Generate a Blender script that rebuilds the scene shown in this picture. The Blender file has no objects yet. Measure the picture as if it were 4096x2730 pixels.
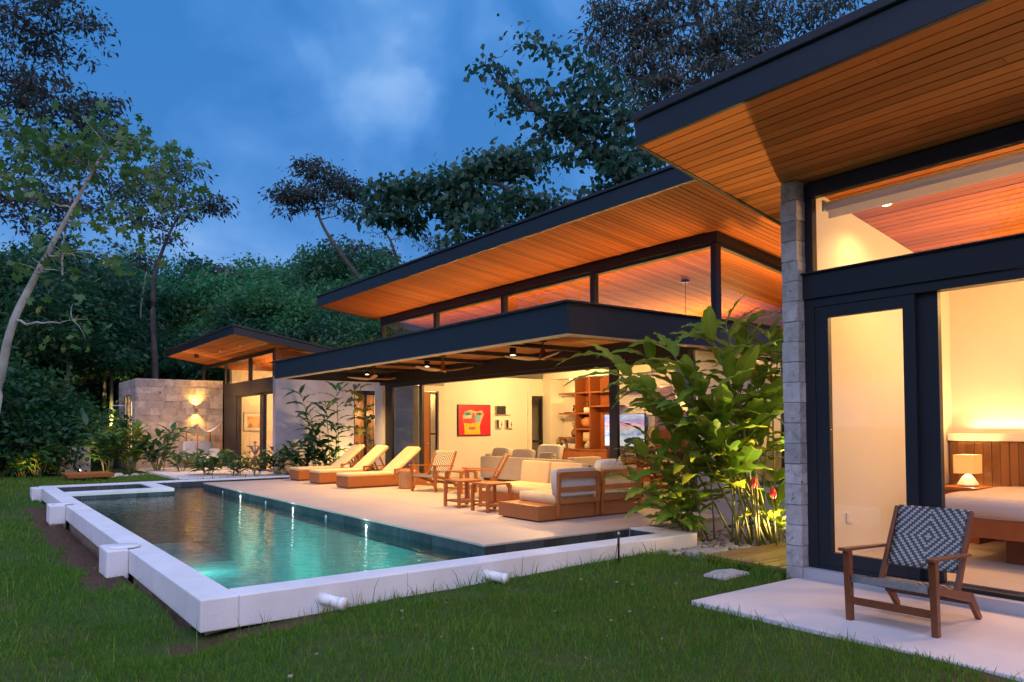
import bpy, math, random
import numpy as np
from mathutils import Vector, Matrix
R = math.radians
rnd = random.Random(7)
sc = bpy.context.scene
col = sc.collection

# ------------------------------------------------------------------ camera
YAW, PITCH, ROLL = R(36.628), R(1.8495), R(-0.2517)
CAM = Vector((0, 0, 1.5))
fw = Vector((math.sin(YAW)*math.cos(PITCH), math.cos(YAW)*math.cos(PITCH), math.sin(PITCH)))
rt = Vector((math.cos(YAW), -math.sin(YAW), 0)); up = rt.cross(fw)
rt, up = math.cos(ROLL)*rt + math.sin(ROLL)*up, -math.sin(ROLL)*rt + math.cos(ROLL)*up
cd = bpy.data.cameras.new('camera'); cam = bpy.data.objects.new('camera', cd); col.objects.link(cam)
cam.matrix_world = Matrix(((rt.x, up.x, -fw.x, CAM.x), (rt.y, up.y, -fw.y, CAM.y), (rt.z, up.z, -fw.z, CAM.z), (0, 0, 0, 1)))
cd.sensor_width = 36; cd.lens = 26.245; cd.shift_y = 0.0595; cd.clip_start = .05; cd.clip_end = 2000
sc.camera = cam

def at(px, py, depth):
    """world point seen at photo pixel (4096 x 2730) at a distance along the view"""
    d = fw + rt*((px-2048)/2986.1) - up*((py-1365-243.7)/2986.1)
    return CAM + d*depth

# ------------------------------------------------------------------ sky, sun, exposure
sc.view_settings.view_transform = 'Standard'; sc.view_settings.look = 'None'
sc.view_settings.exposure = 0.18; sc.view_settings.gamma = 1
sc.render.engine = 'CYCLES'
sc.cycles.use_denoising = True
sc.cycles.max_bounces = 7; sc.cycles.diffuse_bounces = 4; sc.cycles.glossy_bounces = 3; sc.cycles.transparent_max_bounces = 14
sc.cycles.sample_clamp_indirect = 4; sc.cycles.caustics_reflective = False; sc.cycles.caustics_refractive = False
SUN_EL, SUN_AZ = R(3), R(216)          # behind the camera, just gone down
w = bpy.data.worlds.new('World'); sc.world = w; w.use_nodes = True
nt = w.node_tree; N = nt.nodes; L = nt.links; N.clear()
def nd(t, **k):
    n = N.new(t)
    for a, b in k.items(): setattr(n, a, b)
    return n
def mth(op, a, b=None, clamp=False):
    n = nd('ShaderNodeMath', operation=op, use_clamp=clamp)
    for i, v in enumerate((a, b)):
        if v is None: continue
        if isinstance(v, (int, float)): n.inputs[i].default_value = v
        else: L.new(v, n.inputs[i])
    return n.outputs[0]
def mixc(f, a, b):
    n = nd('ShaderNodeMix', data_type='RGBA')
    for i, v in ((0, f), (6, a), (7, b)):
        if isinstance(v, (int, float)): n.inputs[i].default_value = v
        elif isinstance(v, tuple): n.inputs[i].default_value = (*v, 1)
        else: L.new(v, n.inputs[i])
    return n.outputs[2]
tc = nd('ShaderNodeTexCoord'); sx = nd('ShaderNodeSeparateXYZ'); L.new(tc.outputs['Generated'], sx.inputs[0])
X_, Y_, Z_ = sx.outputs
inv = mth('DIVIDE', 1.0, mth('ADD', mth('MAXIMUM', Z_, 0.0), 0.35))
cmb = nd('ShaderNodeCombineXYZ'); L.new(mth('MULTIPLY', X_, inv), cmb.inputs[0]); L.new(mth('MULTIPLY', Y_, inv), cmb.inputs[1]); L.new(mth('MULTIPLY', Z_, .6), cmb.inputs[2])
n1 = nd('ShaderNodeTexNoise'); n1.inputs['Scale'].default_value = 1.9; n1.inputs['Detail'].default_value = 6; n1.inputs['Roughness'].default_value = .5; n1.inputs['Distortion'].default_value = .35
mp = nd('ShaderNodeMapping'); mp.inputs['Location'].default_value = (3.1, 1.7, .4); L.new(cmb.outputs[0], mp.inputs[0]); L.new(mp.outputs[0], n1.inputs['Vector'])
wr = nd('ShaderNodeTexNoise'); wr.inputs['Scale'].default_value = 4.5; wr.inputs['Detail'].default_value = 4; wr.inputs['Distortion'].default_value = .5; L.new(tc.outputs['Generated'], wr.inputs['Vector'])
wv1 = nd('ShaderNodeVectorMath', operation='SUBTRACT'); L.new(wr.outputs['Color'], wv1.inputs[0]); wv1.inputs[1].default_value = (.5,.5,.5)
wv2 = nd('ShaderNodeVectorMath', operation='MULTIPLY'); L.new(wv1.outputs[0], wv2.inputs[0]); wv2.inputs[1].default_value = (.34,.34,.34)
wv3 = nd('ShaderNodeVectorMath', operation='ADD'); L.new(wv2.outputs[0], wv3.inputs[0]); L.new(tc.outputs['Generated'], wv3.inputs[1])
wv4 = nd('ShaderNodeVectorMath', operation='NORMALIZE'); L.new(wv3.outputs[0], wv4.inputs[0])
def lobe(px, py, inner, outer, amt):
    d = fw + rt*((px-2048)/2986.1) - up*((py-1365-243.7)/2986.1); d.normalize()
    v = nd('ShaderNodeVectorMath', operation='DOT_PRODUCT'); L.new(wv4.outputs[0], v.inputs[0]); v.inputs[1].default_value = d
    r = nd('ShaderNodeMapRange', interpolation_type='SMOOTHSTEP'); L.new(v.outputs['Value'], r.inputs[0]); r.inputs[1].default_value = math.cos(R(outer)); r.inputs[2].default_value = math.cos(R(inner)); r.inputs[3].default_value = 0; r.inputs[4].default_value = amt
    return r.outputs[0]
val = n1.outputs[0]
n2 = nd('ShaderNodeTexNoise'); n2.inputs['Scale'].default_value = 6; n2.inputs['Detail'].default_value = 5; n2.inputs['Distortion'].default_value = .8; L.new(mp.outputs[0], n2.inputs['Vector'])
val = mth('ADD', val, mth('MULTIPLY', mth('SUBTRACT', n2.outputs[0], .5), .16))
for a in ((1620, 340, 0, 8, .17), (1420, 480, 0, 8, .07), (1350, 720, 0, 9, .02), (1930, 740, 0, 9, -.14), (1430, 60, 0, 5, -.10), (1830, 60, 0, 6, -.11), (2080, 260, 0, 8, -.10)): val = mth('ADD', val, lobe(*a))     # the bright and dark banks of the evening cloud
rp = nd('ShaderNodeValToRGB'); L.new(val, rp.inputs[0])
e = rp.color_ramp.elements
e[0].position = .36; e[0].color = (.030, .18, .51, 1); e[1].position = .76; e[1].color = (.28, .48, .83, 1)
k = e.new(.48); k.color = (.060, .23, .60, 1); k = e.new(.57); k.color = (.10, .285, .66, 1)
hz = mth('POWER', mth('SUBTRACT', 1.0, mth('MAXIMUM', Z_, 0.0), True), 5.0)
sky = mixc(mth('MULTIPLY', hz, .55), rp.outputs[0], (.115, .27, .63))
back = mth('ADD', mth('ADD', mth('MULTIPLY', X_, -.60), mth('MULTIPLY', Y_, -.80)), mth('MULTIPLY', Z_, .12))
glow = mth('POWER', mth('MAXIMUM', mth('MULTIPLY', mth('ADD', back, .25), .8), 0.0), 1.5)
sky = mixc(mth('MULTIPLY', glow, .9, True), sky, (.66, .50, .78))
ns = nd('ShaderNodeTexSky', sky_type='NISHITA'); ns.sun_disc = False; ns.sun_elevation = SUN_EL; ns.sun_rotation = SUN_AZ
nsm = nd('ShaderNodeMix', data_type='RGBA', blend_type='ADD'); nsm.inputs[0].default_value = .012
L.new(sky, nsm.inputs[6]); L.new(ns.outputs[0], nsm.inputs[7])
bg = nd('ShaderNodeBackground'); bg.inputs[1].default_value = 1.0; L.new(nsm.outputs[2], bg.inputs[0])
wo = nd('ShaderNodeOutputWorld'); L.new(bg.outputs[0], wo.inputs[0])

sl = bpy.data.lights.new('sun', 'SUN'); sl.energy = 2.5; sl.angle = R(100); sl.color = (.62, .69, 1.0)
so = bpy.data.objects.new('sun', sl); col.objects.link(so)
sd = Vector((math.sin(SUN_AZ)*math.cos(R(52)), math.cos(SUN_AZ)*math.cos(R(52)), math.sin(R(52))))     # afterglow of the whole western sky
so.rotation_euler = (-sd).to_track_quat('-Z', 'Y').to_euler()

WARM = (1, .57, .19)
LK = 1.9      # overall strength of the lit lamps
def lamp(name, kind, loc, power, color=WARM, target=None, spot=120, blend=.6, size=.05, sx=None, sy=None, parent=None):
    l = bpy.data.lights.new(name, kind); l.energy = power*LK; l.color = color
    if kind == 'SPOT': l.spot_size = R(spot); l.spot_blend = blend; l.shadow_soft_size = size
    if kind == 'POINT': l.shadow_soft_size = size
    if kind == 'AREA': l.shape = 'RECTANGLE'; l.size = sx; l.size_y = sy
    o = bpy.data.objects.new(name, l); col.objects.link(o); o.location = loc
    if target is not None and kind == 'AREA':      # long side along Y
        z = (Vector(loc)-Vector(target)).normalized(); y = Vector((0,1,0)); y = (y-z*y.dot(z)).normalized(); xx = y.cross(z); o.rotation_euler = Matrix(((xx.x,y.x,z.x),(xx.y,y.y,z.y),(xx.z,y.z,z.z))).to_euler()
    elif target is not None: o.rotation_euler = (Vector(target)-Vector(loc)).to_track_quat('-Z', 'Y').to_euler()
    if parent: o.parent = parent; o.matrix_parent_inverse = parent.matrix_world.inverted() if False else Matrix.Translation(-Vector(parent.location))
    return o

# ------------------------------------------------------------------ mesh helper
class B:
    def __init__(s): s.v = []; s.f = []
    def add(s, vs, fs):
        n = len(s.v); s.v += [tuple(q) for q in vs]; s.f += [tuple(i+n for i in f) for f in fs]; return s
    def box(s, x0, x1, y0, y1, z0, z1):
        return s.add([(x0,y0,z0),(x1,y0,z0),(x1,y1,z0),(x0,y1,z0),(x0,y0,z1),(x1,y0,z1),(x1,y1,z1),(x0,y1,z1)],
                     [(3,2,1,0),(4,5,6,7),(0,1,5,4),(1,2,6,5),(2,3,7,6),(3,0,4,7)])
    def hexa(s, p): # 8 points: bottom 4 ccw, top 4 ccw
        return s.add(p, [(3,2,1,0),(4,5,6,7),(0,1,5,4),(1,2,6,5),(2,3,7,6),(3,0,4,7)])
    def bar(s, p0, p1, w, h, upv=(0,0,1), w1=None, h1=None):
        p0, p1 = Vector(p0), Vector(p1); d = (p1-p0).normalized(); u = Vector(upv)
        if abs(d.dot(u)) > .98: u = Vector((0,1,0))
        a = d.cross(u).normalized(); u = a.cross(d); w1 = w1 or w; h1 = h1 or h
        q = []
        for p, ww, hh in ((p0,w,h),(p1,w1,h1)):
            q += [p-a*ww/2-u*hh/2, p+a*ww/2-u*hh/2, p+a*ww/2+u*hh/2, p-a*ww/2+u*hh/2]
        return s.hexa(q)
    def tube(s, pts, rad, n=8):
        pts = [Vector(p) for p in pts]
        if not hasattr(rad, '__len__'): rad = [rad]*len(pts)
        b = len(s.v); m = len(pts); vs = []
        for i, p in enumerate(pts):
            d = (pts[min(i+1,m-1)]-pts[max(i-1,0)]).normalized()
            a = d.cross(Vector((0,0,1)))
            if a.length < .05: a = Vector((1,0,0)); a = (a-d*a.dot(d))
            a.normalize(); c = d.cross(a)
            for j in range(n):
                t = 2*math.pi*j/n; vs.append(p+(a*math.cos(t)+c*math.sin(t))*rad[i])
        fs = [(i*n+j, i*n+(j+1)%n, (i+1)*n+(j+1)%n, (i+1)*n+j) for i in range(m-1) for j in range(n)]
        fs += [tuple(range(n-1,-1,-1)), tuple((m-1)*n+j for j in range(n))]
        return s.add(vs, fs)
    def lathe(s, prof, n=20, c=(0,0,0)):
        vs = []; m = len(prof)
        for r, z in prof:
            for j in range(n):
                t = 2*math.pi*j/n; vs.append((c[0]+r*math.cos(t), c[1]+r*math.sin(t), c[2]+z))
        fs = [(i*n+j, i*n+(j+1)%n, (i+1)*n+(j+1)%n, (i+1)*n+j) for i in range(m-1) for j in range(n)]
        fs += [tuple(range(n-1,-1,-1)), tuple((m-1)*n+j for j in range(n))]
        return s.add(vs, fs)
    def prism(s, poly, ext): # poly 3d list, ext vector
        n = len(poly); e = Vector(ext); vs = [Vector(p) for p in poly]+[Vector(p)+e for p in poly]
        return s.add(vs, [tuple(range(n-1,-1,-1)), tuple(range(n,2*n))]+[(i,(i+1)%n,n+(i+1)%n,n+i) for i in range(n)])
    def soft(s, c, h, ex=.28, nu=20, nv=10, M=None):
        """rounded, slightly puffed cushion: superellipsoid"""
        sg = lambda x: math.copysign(abs(x)**ex, x); vs = []
        c = Vector(c)
        for i in range(nv+1):
            ph = -math.pi/2+math.pi*i/nv
            for j in range(nu):
                th = 2*math.pi*j/nu
                q = Vector((h[0]*sg(math.cos(ph))*sg(math.cos(th)), h[1]*sg(math.cos(ph))*sg(math.sin(th)), h[2]*sg(math.sin(ph))))
                vs.append(c+(M@q if M else q))
        fs = [(i*nu+j, i*nu+(j+1)%nu, (i+1)*nu+(j+1)%nu, (i+1)*nu+j) for i in range(nv) for j in range(nu)]
        return s.add(vs, fs)
    def mesh(s, name, m, smooth=False):
        me = bpy.data.meshes.new(name); me.from_pydata(s.v, [], s.f); me.materials.append(m)
        if smooth: me.polygons.foreach_set('use_smooth', [True]*len(me.polygons))
        me.update(); return me
    def build(s, name, m, parent=None, smooth=False, bevel=0, **tags):
        return put(name, s.mesh(name, m, smooth), parent, bevel, **tags)
def put(name, me, parent=None, bevel=0, loc=None, rot=None, mat=None, **tags):
    o = bpy.data.objects.new(name, me); col.objects.link(o)
    if parent: o.parent = parent
    if loc is not None: o.location = loc
    if rot is not None: o.rotation_euler = rot
    if mat is not None: o.matrix_local = mat
    if bevel:
        b = o.modifiers.new('bevel', 'BEVEL'); b.width = bevel; b.segments = 2; b.limit_method = 'ANGLE'; b.angle_limit = R(40)
    for k2, v2 in tags.items(): o[k2] = v2
    return o
def thing(name, label, cat, loc=(0,0,0), rz=0, group=None):
    o = bpy.data.objects.new(name, None); col.objects.link(o); o.location = loc; o.rotation_euler = (0,0,rz)
    o['label'] = label; o['category'] = cat; o.empty_display_size = .1
    if group: o['group'] = group
    return o
def kids(o): return [c for c in bpy.data.objects if c.parent == o]
def dup(root, loc, rz=0, label=None, scale=None):
    def cp(o, par):
        c = o.copy(); col.objects.link(c)
        if par: c.parent = par
        for ch in list(o.children): cp(ch, c)
        return c
    r = cp(root, None); r.location = loc; r.rotation_euler = (0,0,rz)
    if scale: r.scale = (scale,)*3 if not hasattr(scale,'__len__') else scale
    if label: r['label'] = label
    return r
def npmesh(name, verts, faces4, m):
    """fast mesh from numpy arrays; faces4 (n,k)"""
    me = bpy.data.meshes.new(name); n, k2 = faces4.shape
    me.vertices.add(len(verts)); me.vertices.foreach_set('co', np.asarray(verts, np.float32).ravel())
    me.loops.add(n*k2); me.loops.foreach_set('vertex_index', np.asarray(faces4, np.int32).ravel())
    me.polygons.add(n); me.polygons.foreach_set('loop_start', np.arange(0, n*k2, k2, dtype=np.int32))
    me.update(calc_edges=True); me.materials.append(m); return me

# ------------------------------------------------------------------ materials
class M_:
    def __init__(s, name):
        s.m = bpy.data.materials.new(name); s.m.use_nodes = True; s.t = s.m.node_tree; s.t.nodes.clear(); s.n = s.t.nodes; s.l = s.t.links
    def nd(s, t, **k2):
        n = s.n.new(t)
        for a, b in k2.items(): setattr(n, a, b)
        return n
    def out(s, sh):
        o = s.nd('ShaderNodeOutputMaterial'); s.l.new(sh, o.inputs[0]); return s.m
    def set(s, sock, v):
        if isinstance(v, (int, float)): sock.default_value = v
        elif isinstance(v, tuple): sock.default_value = (*v, 1) if len(v) == 3 and sock.type == 'RGBA' else v
        else: s.l.new(v, sock)
    def math(s, op, a, b=None, clamp=False):
        n = s.nd('ShaderNodeMath', operation=op, use_clamp=clamp); s.set(n.inputs[0], a)
        if b is not None: s.set(n.inputs[1], b)
        return n.outputs[0]
    def mix(s, f, a, b, bt='MIX'):
        n = s.nd('ShaderNodeMix', data_type='RGBA', blend_type=bt); s.set(n.inputs[0], f); s.set(n.inputs[6], a); s.set(n.inputs[7], b); return n.outputs[2]
    def ramp(s, f, *st):
        n = s.nd('ShaderNodeValToRGB'); s.set(n.inputs[0], f); e = n.color_ramp.elements
        while len(e) < len(st): e.new(.5)
        for i, (p, c) in enumerate(st): e[i].position = p; e[i].color = (*c, 1) if hasattr(c, '__len__') else (c, c, c, 1)
        return n.outputs[0]
    def noise(s, vec, scale, detail=4, rough=.55, dist=0):
        n = s.nd('ShaderNodeTexNoise'); s.l.new(vec, n.inputs['Vector']); n.inputs['Scale'].default_value = scale; n.inputs['Detail'].default_value = detail
        n.inputs['Roughness'].default_value = rough; n.inputs['Distortion'].default_value = dist; return n.outputs[0]
    def vec(s, scale=(1,1,1), rand=False, world=False):
        if world: v = s.nd('ShaderNodeNewGeometry').outputs['Position']
        else: v = s.nd('ShaderNodeTexCoord').outputs['Object']
        if rand:
            a = s.nd('ShaderNodeVectorMath', operation='ADD'); s.l.new(v, a.inputs[0]); c = s.nd('ShaderNodeCombineXYZ')
            r = s.nd('ShaderNodeObjectInfo').outputs['Random']; s.l.new(s.math('MULTIPLY', r, 37.), c.inputs[0]); s.l.new(s.math('MULTIPLY', r, 91.), c.inputs[1]); s.l.new(s.math('MULTIPLY', r, 53.), c.inputs[2])
            s.l.new(c.outputs[0], a.inputs[1]); v = a.outputs[0]
        m = s.nd('ShaderNodeVectorMath', operation='MULTIPLY'); s.l.new(v, m.inputs[0]); m.inputs[1].default_value = scale
        return m.outputs[0]
    def bsdf(s, c, rough=.6, bump=None, bs=.2, bd=.01, metal=0, spec=.5, coat=0):
        p = s.nd('ShaderNodeBsdfPrincipled'); s.set(p.inputs['Base Color'], c); s.set(p.inputs['Roughness'], rough); p.inputs['Metallic'].default_value = metal
        p.inputs['Specular IOR Level'].default_value = spec; p.inputs['Coat Weight'].default_value = coat
        if bump is not None:
            b = s.nd('ShaderNodeBump'); b.inputs['Strength'].default_value = bs; b.inputs['Distance'].default_value = bd; s.l.new(bump, b.inputs['Height']); s.l.new(b.outputs[0], p.inputs['Normal'])
        return p.outputs[0]
    def orand(s): return s.nd('ShaderNodeObjectInfo').outputs['Random']
    def irand(s): return s.nd('ShaderNodeNewGeometry').outputs['Random Per Island']

def plain(name, c, rough=.6, var=.12, scale=3., bump=.15, fine=40., metal=0, spec=.5, world=True, tint=None, coat=0):
    m = M_(name); v = m.vec(world=world); n = m.noise(v, scale, 5); f = m.noise(v, fine, 3)
    lo = tuple(x*(1-var) for x in c); hi = tuple(min(1, x*(1+var)) for x in c)
    cc = m.ramp(n, (.3, lo), (.7, hi))
    if tint: cc = m.mix(m.ramp(m.noise(v, scale*.37, 4), (.5, 0.), (.72, .6)), cc, tint)
    return m.out(m.bsdf(cc, rough, f, bump, .01, metal, spec, coat))
def wood(name, c1, c2, axis, rough=.38, vr=.35, coat=.15, sc_=1.):
    m = M_(name); s = [26*sc_]*3; s[axis] = 1.3*sc_; v = m.vec(tuple(s), rand=True); s2 = [7*sc_]*3; s2[axis] = .5*sc_
    n = m.noise(v, 1., 6, .6, .5); n2 = m.noise(m.vec(tuple(s2), rand=True), 1., 3)
    c = m.mix(n, c1, c2); c = m.mix(m.math('MULTIPLY', n2, .55), c, tuple(x*.62 for x in c1))
    r = m.orand(); g = m.math('ADD', m.math('MULTIPLY', r, vr), 1-vr/2)
    h = m.nd('ShaderNodeHueSaturation'); m.set(h.inputs['Color'], c); m.set(h.inputs['Value'], g)
    kn = m.noise(m.vec(tuple(q*.16 for q in s), rand=True), 2.4, 2); c = m.mix(m.ramp(kn, (.72, 0.), (.80, .6)), h.outputs[0], tuple(x*.35 for x in c1))
    return m.out(m.bsdf(c, rough, n, .12, .004, 0, .3 if coat else .1, coat))
def stone(name, c, var=.3, scale=5., rough=.85, pits=.5):
    m = M_(name); v = m.vec(rand=True); n = m.noise(v, scale, 8, .62, .6); n2 = m.noise(v, scale*.4, 3)
    cc = m.ramp(n, (.28, tuple(x*.6 for x in c)), (.5, c), (.78, tuple(min(1, x*1.3) for x in c)))
    g = m.math('ADD', m.math('MULTIPLY', m.orand(), var), 1-var/2); h = m.nd('ShaderNodeHueSaturation'); m.set(h.inputs['Color'], cc); m.set(h.inputs['Value'], g)
    pit = m.ramp(m.noise(v, scale*1.5, 4, .6, 1.4), (.29, 1.), (.36, 0.))
    c2 = m.mix(m.math('MULTIPLY', pit, pits), h.outputs[0], tuple(x*.22 for x in c))
    hgt = m.math('SUBTRACT', n, m.math('MULTIPLY', pit, .6))
    return m.out(m.bsdf(c2, rough, hgt, .6, .02, 0, .3))
def leafm(name, c1, c2, c3=None, rough=.42, trans=.35, island=True, tcol=None, spec=.35):
    m = M_(name); r = m.irand() if island else m.orand(); v = m.vec(world=True)
    c = m.ramp(r, (0., c1), (.6, c2), (1., c3 or c2)); hs_ = m.nd('ShaderNodeHueSaturation'); o_ = m.orand(); m.set(hs_.inputs['Color'], c); m.set(hs_.inputs['Value'], m.math('ADD', m.math('MULTIPLY', o_, .75), .58)); m.set(hs_.inputs['Hue'], m.math('ADD', m.math('MULTIPLY', m.math('FRACT', m.math('MULTIPLY', o_, 7.3)), -.06), .53)); m.set(hs_.inputs['Saturation'], m.math('ADD', m.math('MULTIPLY', m.math('FRACT', m.math('MULTIPLY', o_, 13.7)), .35), .78)); c = hs_.outputs[0] if name != 'grass_blade' else c; c = m.mix(m.math('MULTIPLY', m.noise(v, .8, 3), .7), c, tuple(x*.5 for x in c1))
    b = m.bsdf(c, rough, None, spec=spec); t = m.nd('ShaderNodeBsdfTranslucent'); tt = m.mix(.5, c, tcol or tuple(min(1, x*1.8) for x in c2)); m.l.new(tt, t.inputs[0])
    x = m.nd('ShaderNodeMixShader'); x.inputs[0].default_value = trans; m.l.new(b, x.inputs[1]); m.l.new(t.outputs[0], x.inputs[2]); return m.out(x.outputs[0])
def glow_m(name, c, s):
    m = M_(name); e = m.nd('ShaderNodeEmission'); e.inputs[0].default_value = (*c, 1); e.inputs[1].default_value = s; return m.out(e.outputs[0])
def glassm(name, tint=(.95, .96, .95), wav=.0, rough=.0, ior=1.5):
    m = M_(name); t = m.nd('ShaderNodeBsdfTransparent'); t.inputs[0].default_value = (*tint, 1); g = m.nd('ShaderNodeBsdfGlossy'); g.inputs['Roughness'].default_value = rough
    ge = m.nd('ShaderNodeNewGeometry'); dt = m.nd('ShaderNodeVectorMath', operation='DOT_PRODUCT'); m.l.new(ge.outputs['Normal'], dt.inputs[0]); m.l.new(ge.outputs['Incoming'], dt.inputs[1])
    sch = m.math('ADD', m.math('MULTIPLY', m.math('POWER', m.math('SUBTRACT', 1., m.math('ABSOLUTE', dt.outputs['Value']), True), 5.), .9), .045)   # Schlick, both faces alike
    if wav:
        b = m.nd('ShaderNodeBump'); b.inputs['Strength'].default_value = wav; b.inputs['Distance'].default_value = .02; m.l.new(m.noise(m.vec(world=True), 1.3, 2), b.inputs['Height']); m.l.new(b.outputs[0], g.inputs['Normal'])
    x = m.nd('ShaderNodeMixShader'); m.l.new(sch, x.inputs[0]); m.l.new(t.outputs[0], x.inputs[1]); m.l.new(g.outputs[0], x.inputs[2]); return m.out(x.outputs[0])

MT = {}
MT['white'] = plain('white_render', (.72, .71, .70), .75, .08, 2.2, .25, 45, tint=(.50, .48, .46))
MT['lit_flange'] = plain('lit_flange_tone', (.58, .40, .20), .5, .1, 3., .05, 60)  # pale tone stands for warm light on the black canopy flange
MT['deck'] = plain('pale_terrazzo', (.50, .405, .325), .5, .06, 1.2, .05, 90)
MT['patio'] = plain('pale_concrete', (.62, .59, .58), .6, .09, 1.3, .08, 70, tint=(.48, .46, .46))
MT['plinth'] = plain('grey_plinth', (.40, .41, .43), .75, .1, 2)
MT['black'] = plain('black_steel', (.011, .014, .020), .45, .15, 2., .05, 120, spec=.45)
MT['dark'] = plain('dark_bronze', (.022, .02, .019), .4, .15, 2., .04, 120)
MT['flash'] = plain('roof_flashing', (.012, .013, .016), .55, .2, 2.)
MT['wall'] = plain('cream_wall', (.78, .74, .66), .8, .03, 1.5, .05, 80)
MT['lav'] = plain('grey_render_wall', (.42, .36, .34), .85, .25, 1.1, .4, 30, tint=(.30, .26, .27))
MT['floor'] = plain('interior_floor', (.58, .52, .45), .35, .06, 1.5, .02, 80)
MT['ceil_x'] = wood('cedar_board_lengthwise', (.52, .150, .038), (.37, .094, .021), 0, .65, .48, 0)
MT['ceil_y'] = wood('cedar_board_crosswise', (.50, .170, .046), (.36, .108, .026), 1, .65, .48, 0)
MT['slat'] = wood('pergola_slat_wood', (.55, .24, .08), (.42, .16, .05), 0, .5, .2)
MT['teak'] = wood('teak', (.46, .165, .043), (.32, .095, .021), 0, .45, .25, .04)
MT['teak_y'] = wood('teak_crosswise', (.46, .165, .043), (.32, .095, .021), 1, .45, .25, .04)
MT['teak_z'] = wood('teak_upright', (.46, .165, .043), (.32, .095, .021), 2, .45, .25, .04)
MT['dteak'] = wood('dark_teak', (.20, .070, .026), (.12, .038, .013), 2, .4, .2)
MT['cab'] = wood('red_cabinet_wood', (.36, .115, .036), (.25, .07, .02), 2, .33, .15)
MT['cabx'] = wood('red_shelf_wood', (.36, .115, .036), (.25, .07, .02), 1, .33, .15)
MT['board'] = wood('boardwalk_wood', (.42, .26, .10), (.28, .16, .06), 0, .35, .4, .3)
MT['head'] = wood('headboard_wood', (.30, .14, .05), (.20, .08, .026), 2, .4, .5)
MT['log'] = wood('log_wood', (.50, .27, .10), (.36, .17, .06), 2, .5, .1, .1)
MT['cream'] = plain('cream_cushion', (.68, .52, .27), .9, .07, 5., .25, 260, world=False)
MT['greige'] = plain('greige_cushion', (.52, .46, .40), .9, .07, 5., .3, 260, world=False)
MT['sheet'] = plain('linen_cover', (.52, .45, .42), .9, .06, 3., .35, 60, world=False)
MT['pillow'] = plain('white_pillow', (.74, .70, .64), .9, .05, 5., .3, 50, world=False)
MT['stone_g'] = stone('travertine_block', (.40, .33, .28), .42, 4.2, .85, .9)
MT['stone_p'] = stone('grey_stone_block', (.40, .39, .38), .42, 9., .9, .9)
MT['pebble'] = stone('river_pebble', (.40, .36, .32), .85, 6., .6, .15)
MT['rock'] = stone('round_boulder', (.42, .42, .42), .7, 4., .7, .2)
MT['tile'] = stone('dark_pool_tile', (.050, .062, .068), .6, 9., .35, .0)
MT['poolfloor'] = plain('pool_floor', (.27, .52, .50), .5, .25, 2.2, .1, 20, tint=(.17, .40, .40))
MT['soil'] = plain('soil', (.085, .050, .032), .95, .35, 6., .8, 25, tint=(.13, .07, .045))
MT['found'] = plain('rough_foundation', (.28, .20, .14), .95, .3, 7., 1., 18)
MT['pvc'] = plain('white_pvc', (.78, .78, .76), .4, .05, 8., .02, 80, world=False)
MT['trunk'] = plain('tree_bark', (.06, .052, .045), .9, .35, 3., .8, 14)
MT['pale_trunk'] = plain('pale_bark', (.30, .29, .25), .85, .3, 2.5, .5, 10)
MT['stem'] = plain('green_stem', (.16, .17, .05), .55, .3, 6., .1, 40)
MT['brass'] = plain('copper_sconce', (.55, .28, .12), .3, .1, 8, .05, 80, metal=1)
MT['clay'] = plain('terracotta', (.42, .16, .065), .6, .2, 12., .2, 60, world=False)
MT['brown'] = plain('brown_ceramic', (.17, .095, .05), .5, .25, 12., .2, 50, world=False)
MT['bluegrey'] = plain('glazed_base', (.33, .38, .36), .3, .1, 10., .05, 50, world=False)
MT['paper'] = plain('white_paper', (.78, .76, .70), .8, .04, 9.)
MT['canvas'] = plain('white_canvas', (.72, .66, .58), .9, .05, 6., .2, 120)
MT['counter'] = plain('kitchen_white', (.78, .74, .66), .35, .03, 4.)
MT['metal'] = plain('brushed_steel', (.6, .6, .62), .28, .05, 6., .03, 90, metal=1)
MT['glass'] = glassm('window_glass')
MT['glassw'] = glassm('wavy_window_glass', (.90, .89, .86), .25)
MT['goblet'] = glassm('wine_glass', (.97, .97, .97))
MT['led'] = glow_m('lamp_lens', (1, .72, .38), 14)
MT['ledw'] = glow_m('pool_lens', (.85, 1, .95), 5)
MT['ledstrip'] = glow_m('warm_strip', (1, .55, .2), 4)
MT['lf_dark'] = leafm('dark_forest_leaf', (.018, .090, .040), (.030, .14, .055), (.06, .17, .06))
MT['lf_under'] = leafm('undergrowth_leaf', (.012, .060, .022), (.022, .10, .030), (.07, .15, .03))
MT['lf_mid'] = leafm('mid_forest_leaf', (.026, .16, .055), (.045, .23, .070), (.08, .27, .08))
MT['lf_brown'] = leafm('brown_tinged_leaf', (.034, .060, .048), (.060, .080, .06), (.13, .080, .066))
MT['lf_blue'] = leafm('broad_dark_leaf', (.022, .085, .055), (.040, .12, .07), (.07, .14, .07))
MT['lf_yel'] = leafm('pale_green_leaf', (.07, .14, .03), (.11, .19, .035), (.15, .20, .04))
MT['lf_pal'] = leafm('garden_leaf', (.04, .12, .03), (.07, .17, .035), (.12, .19, .04))
MT['grass'] = leafm('grass_blade', (.058, .18, .018), (.12, .26, .026), (.24, .28, .05), .55, .35, spec=.2)
MT['thatch'] = leafm('dry_frond', (.030, .024, .020), (.045, .036, .028), (.06, .045, .032), .8, .15)
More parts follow.
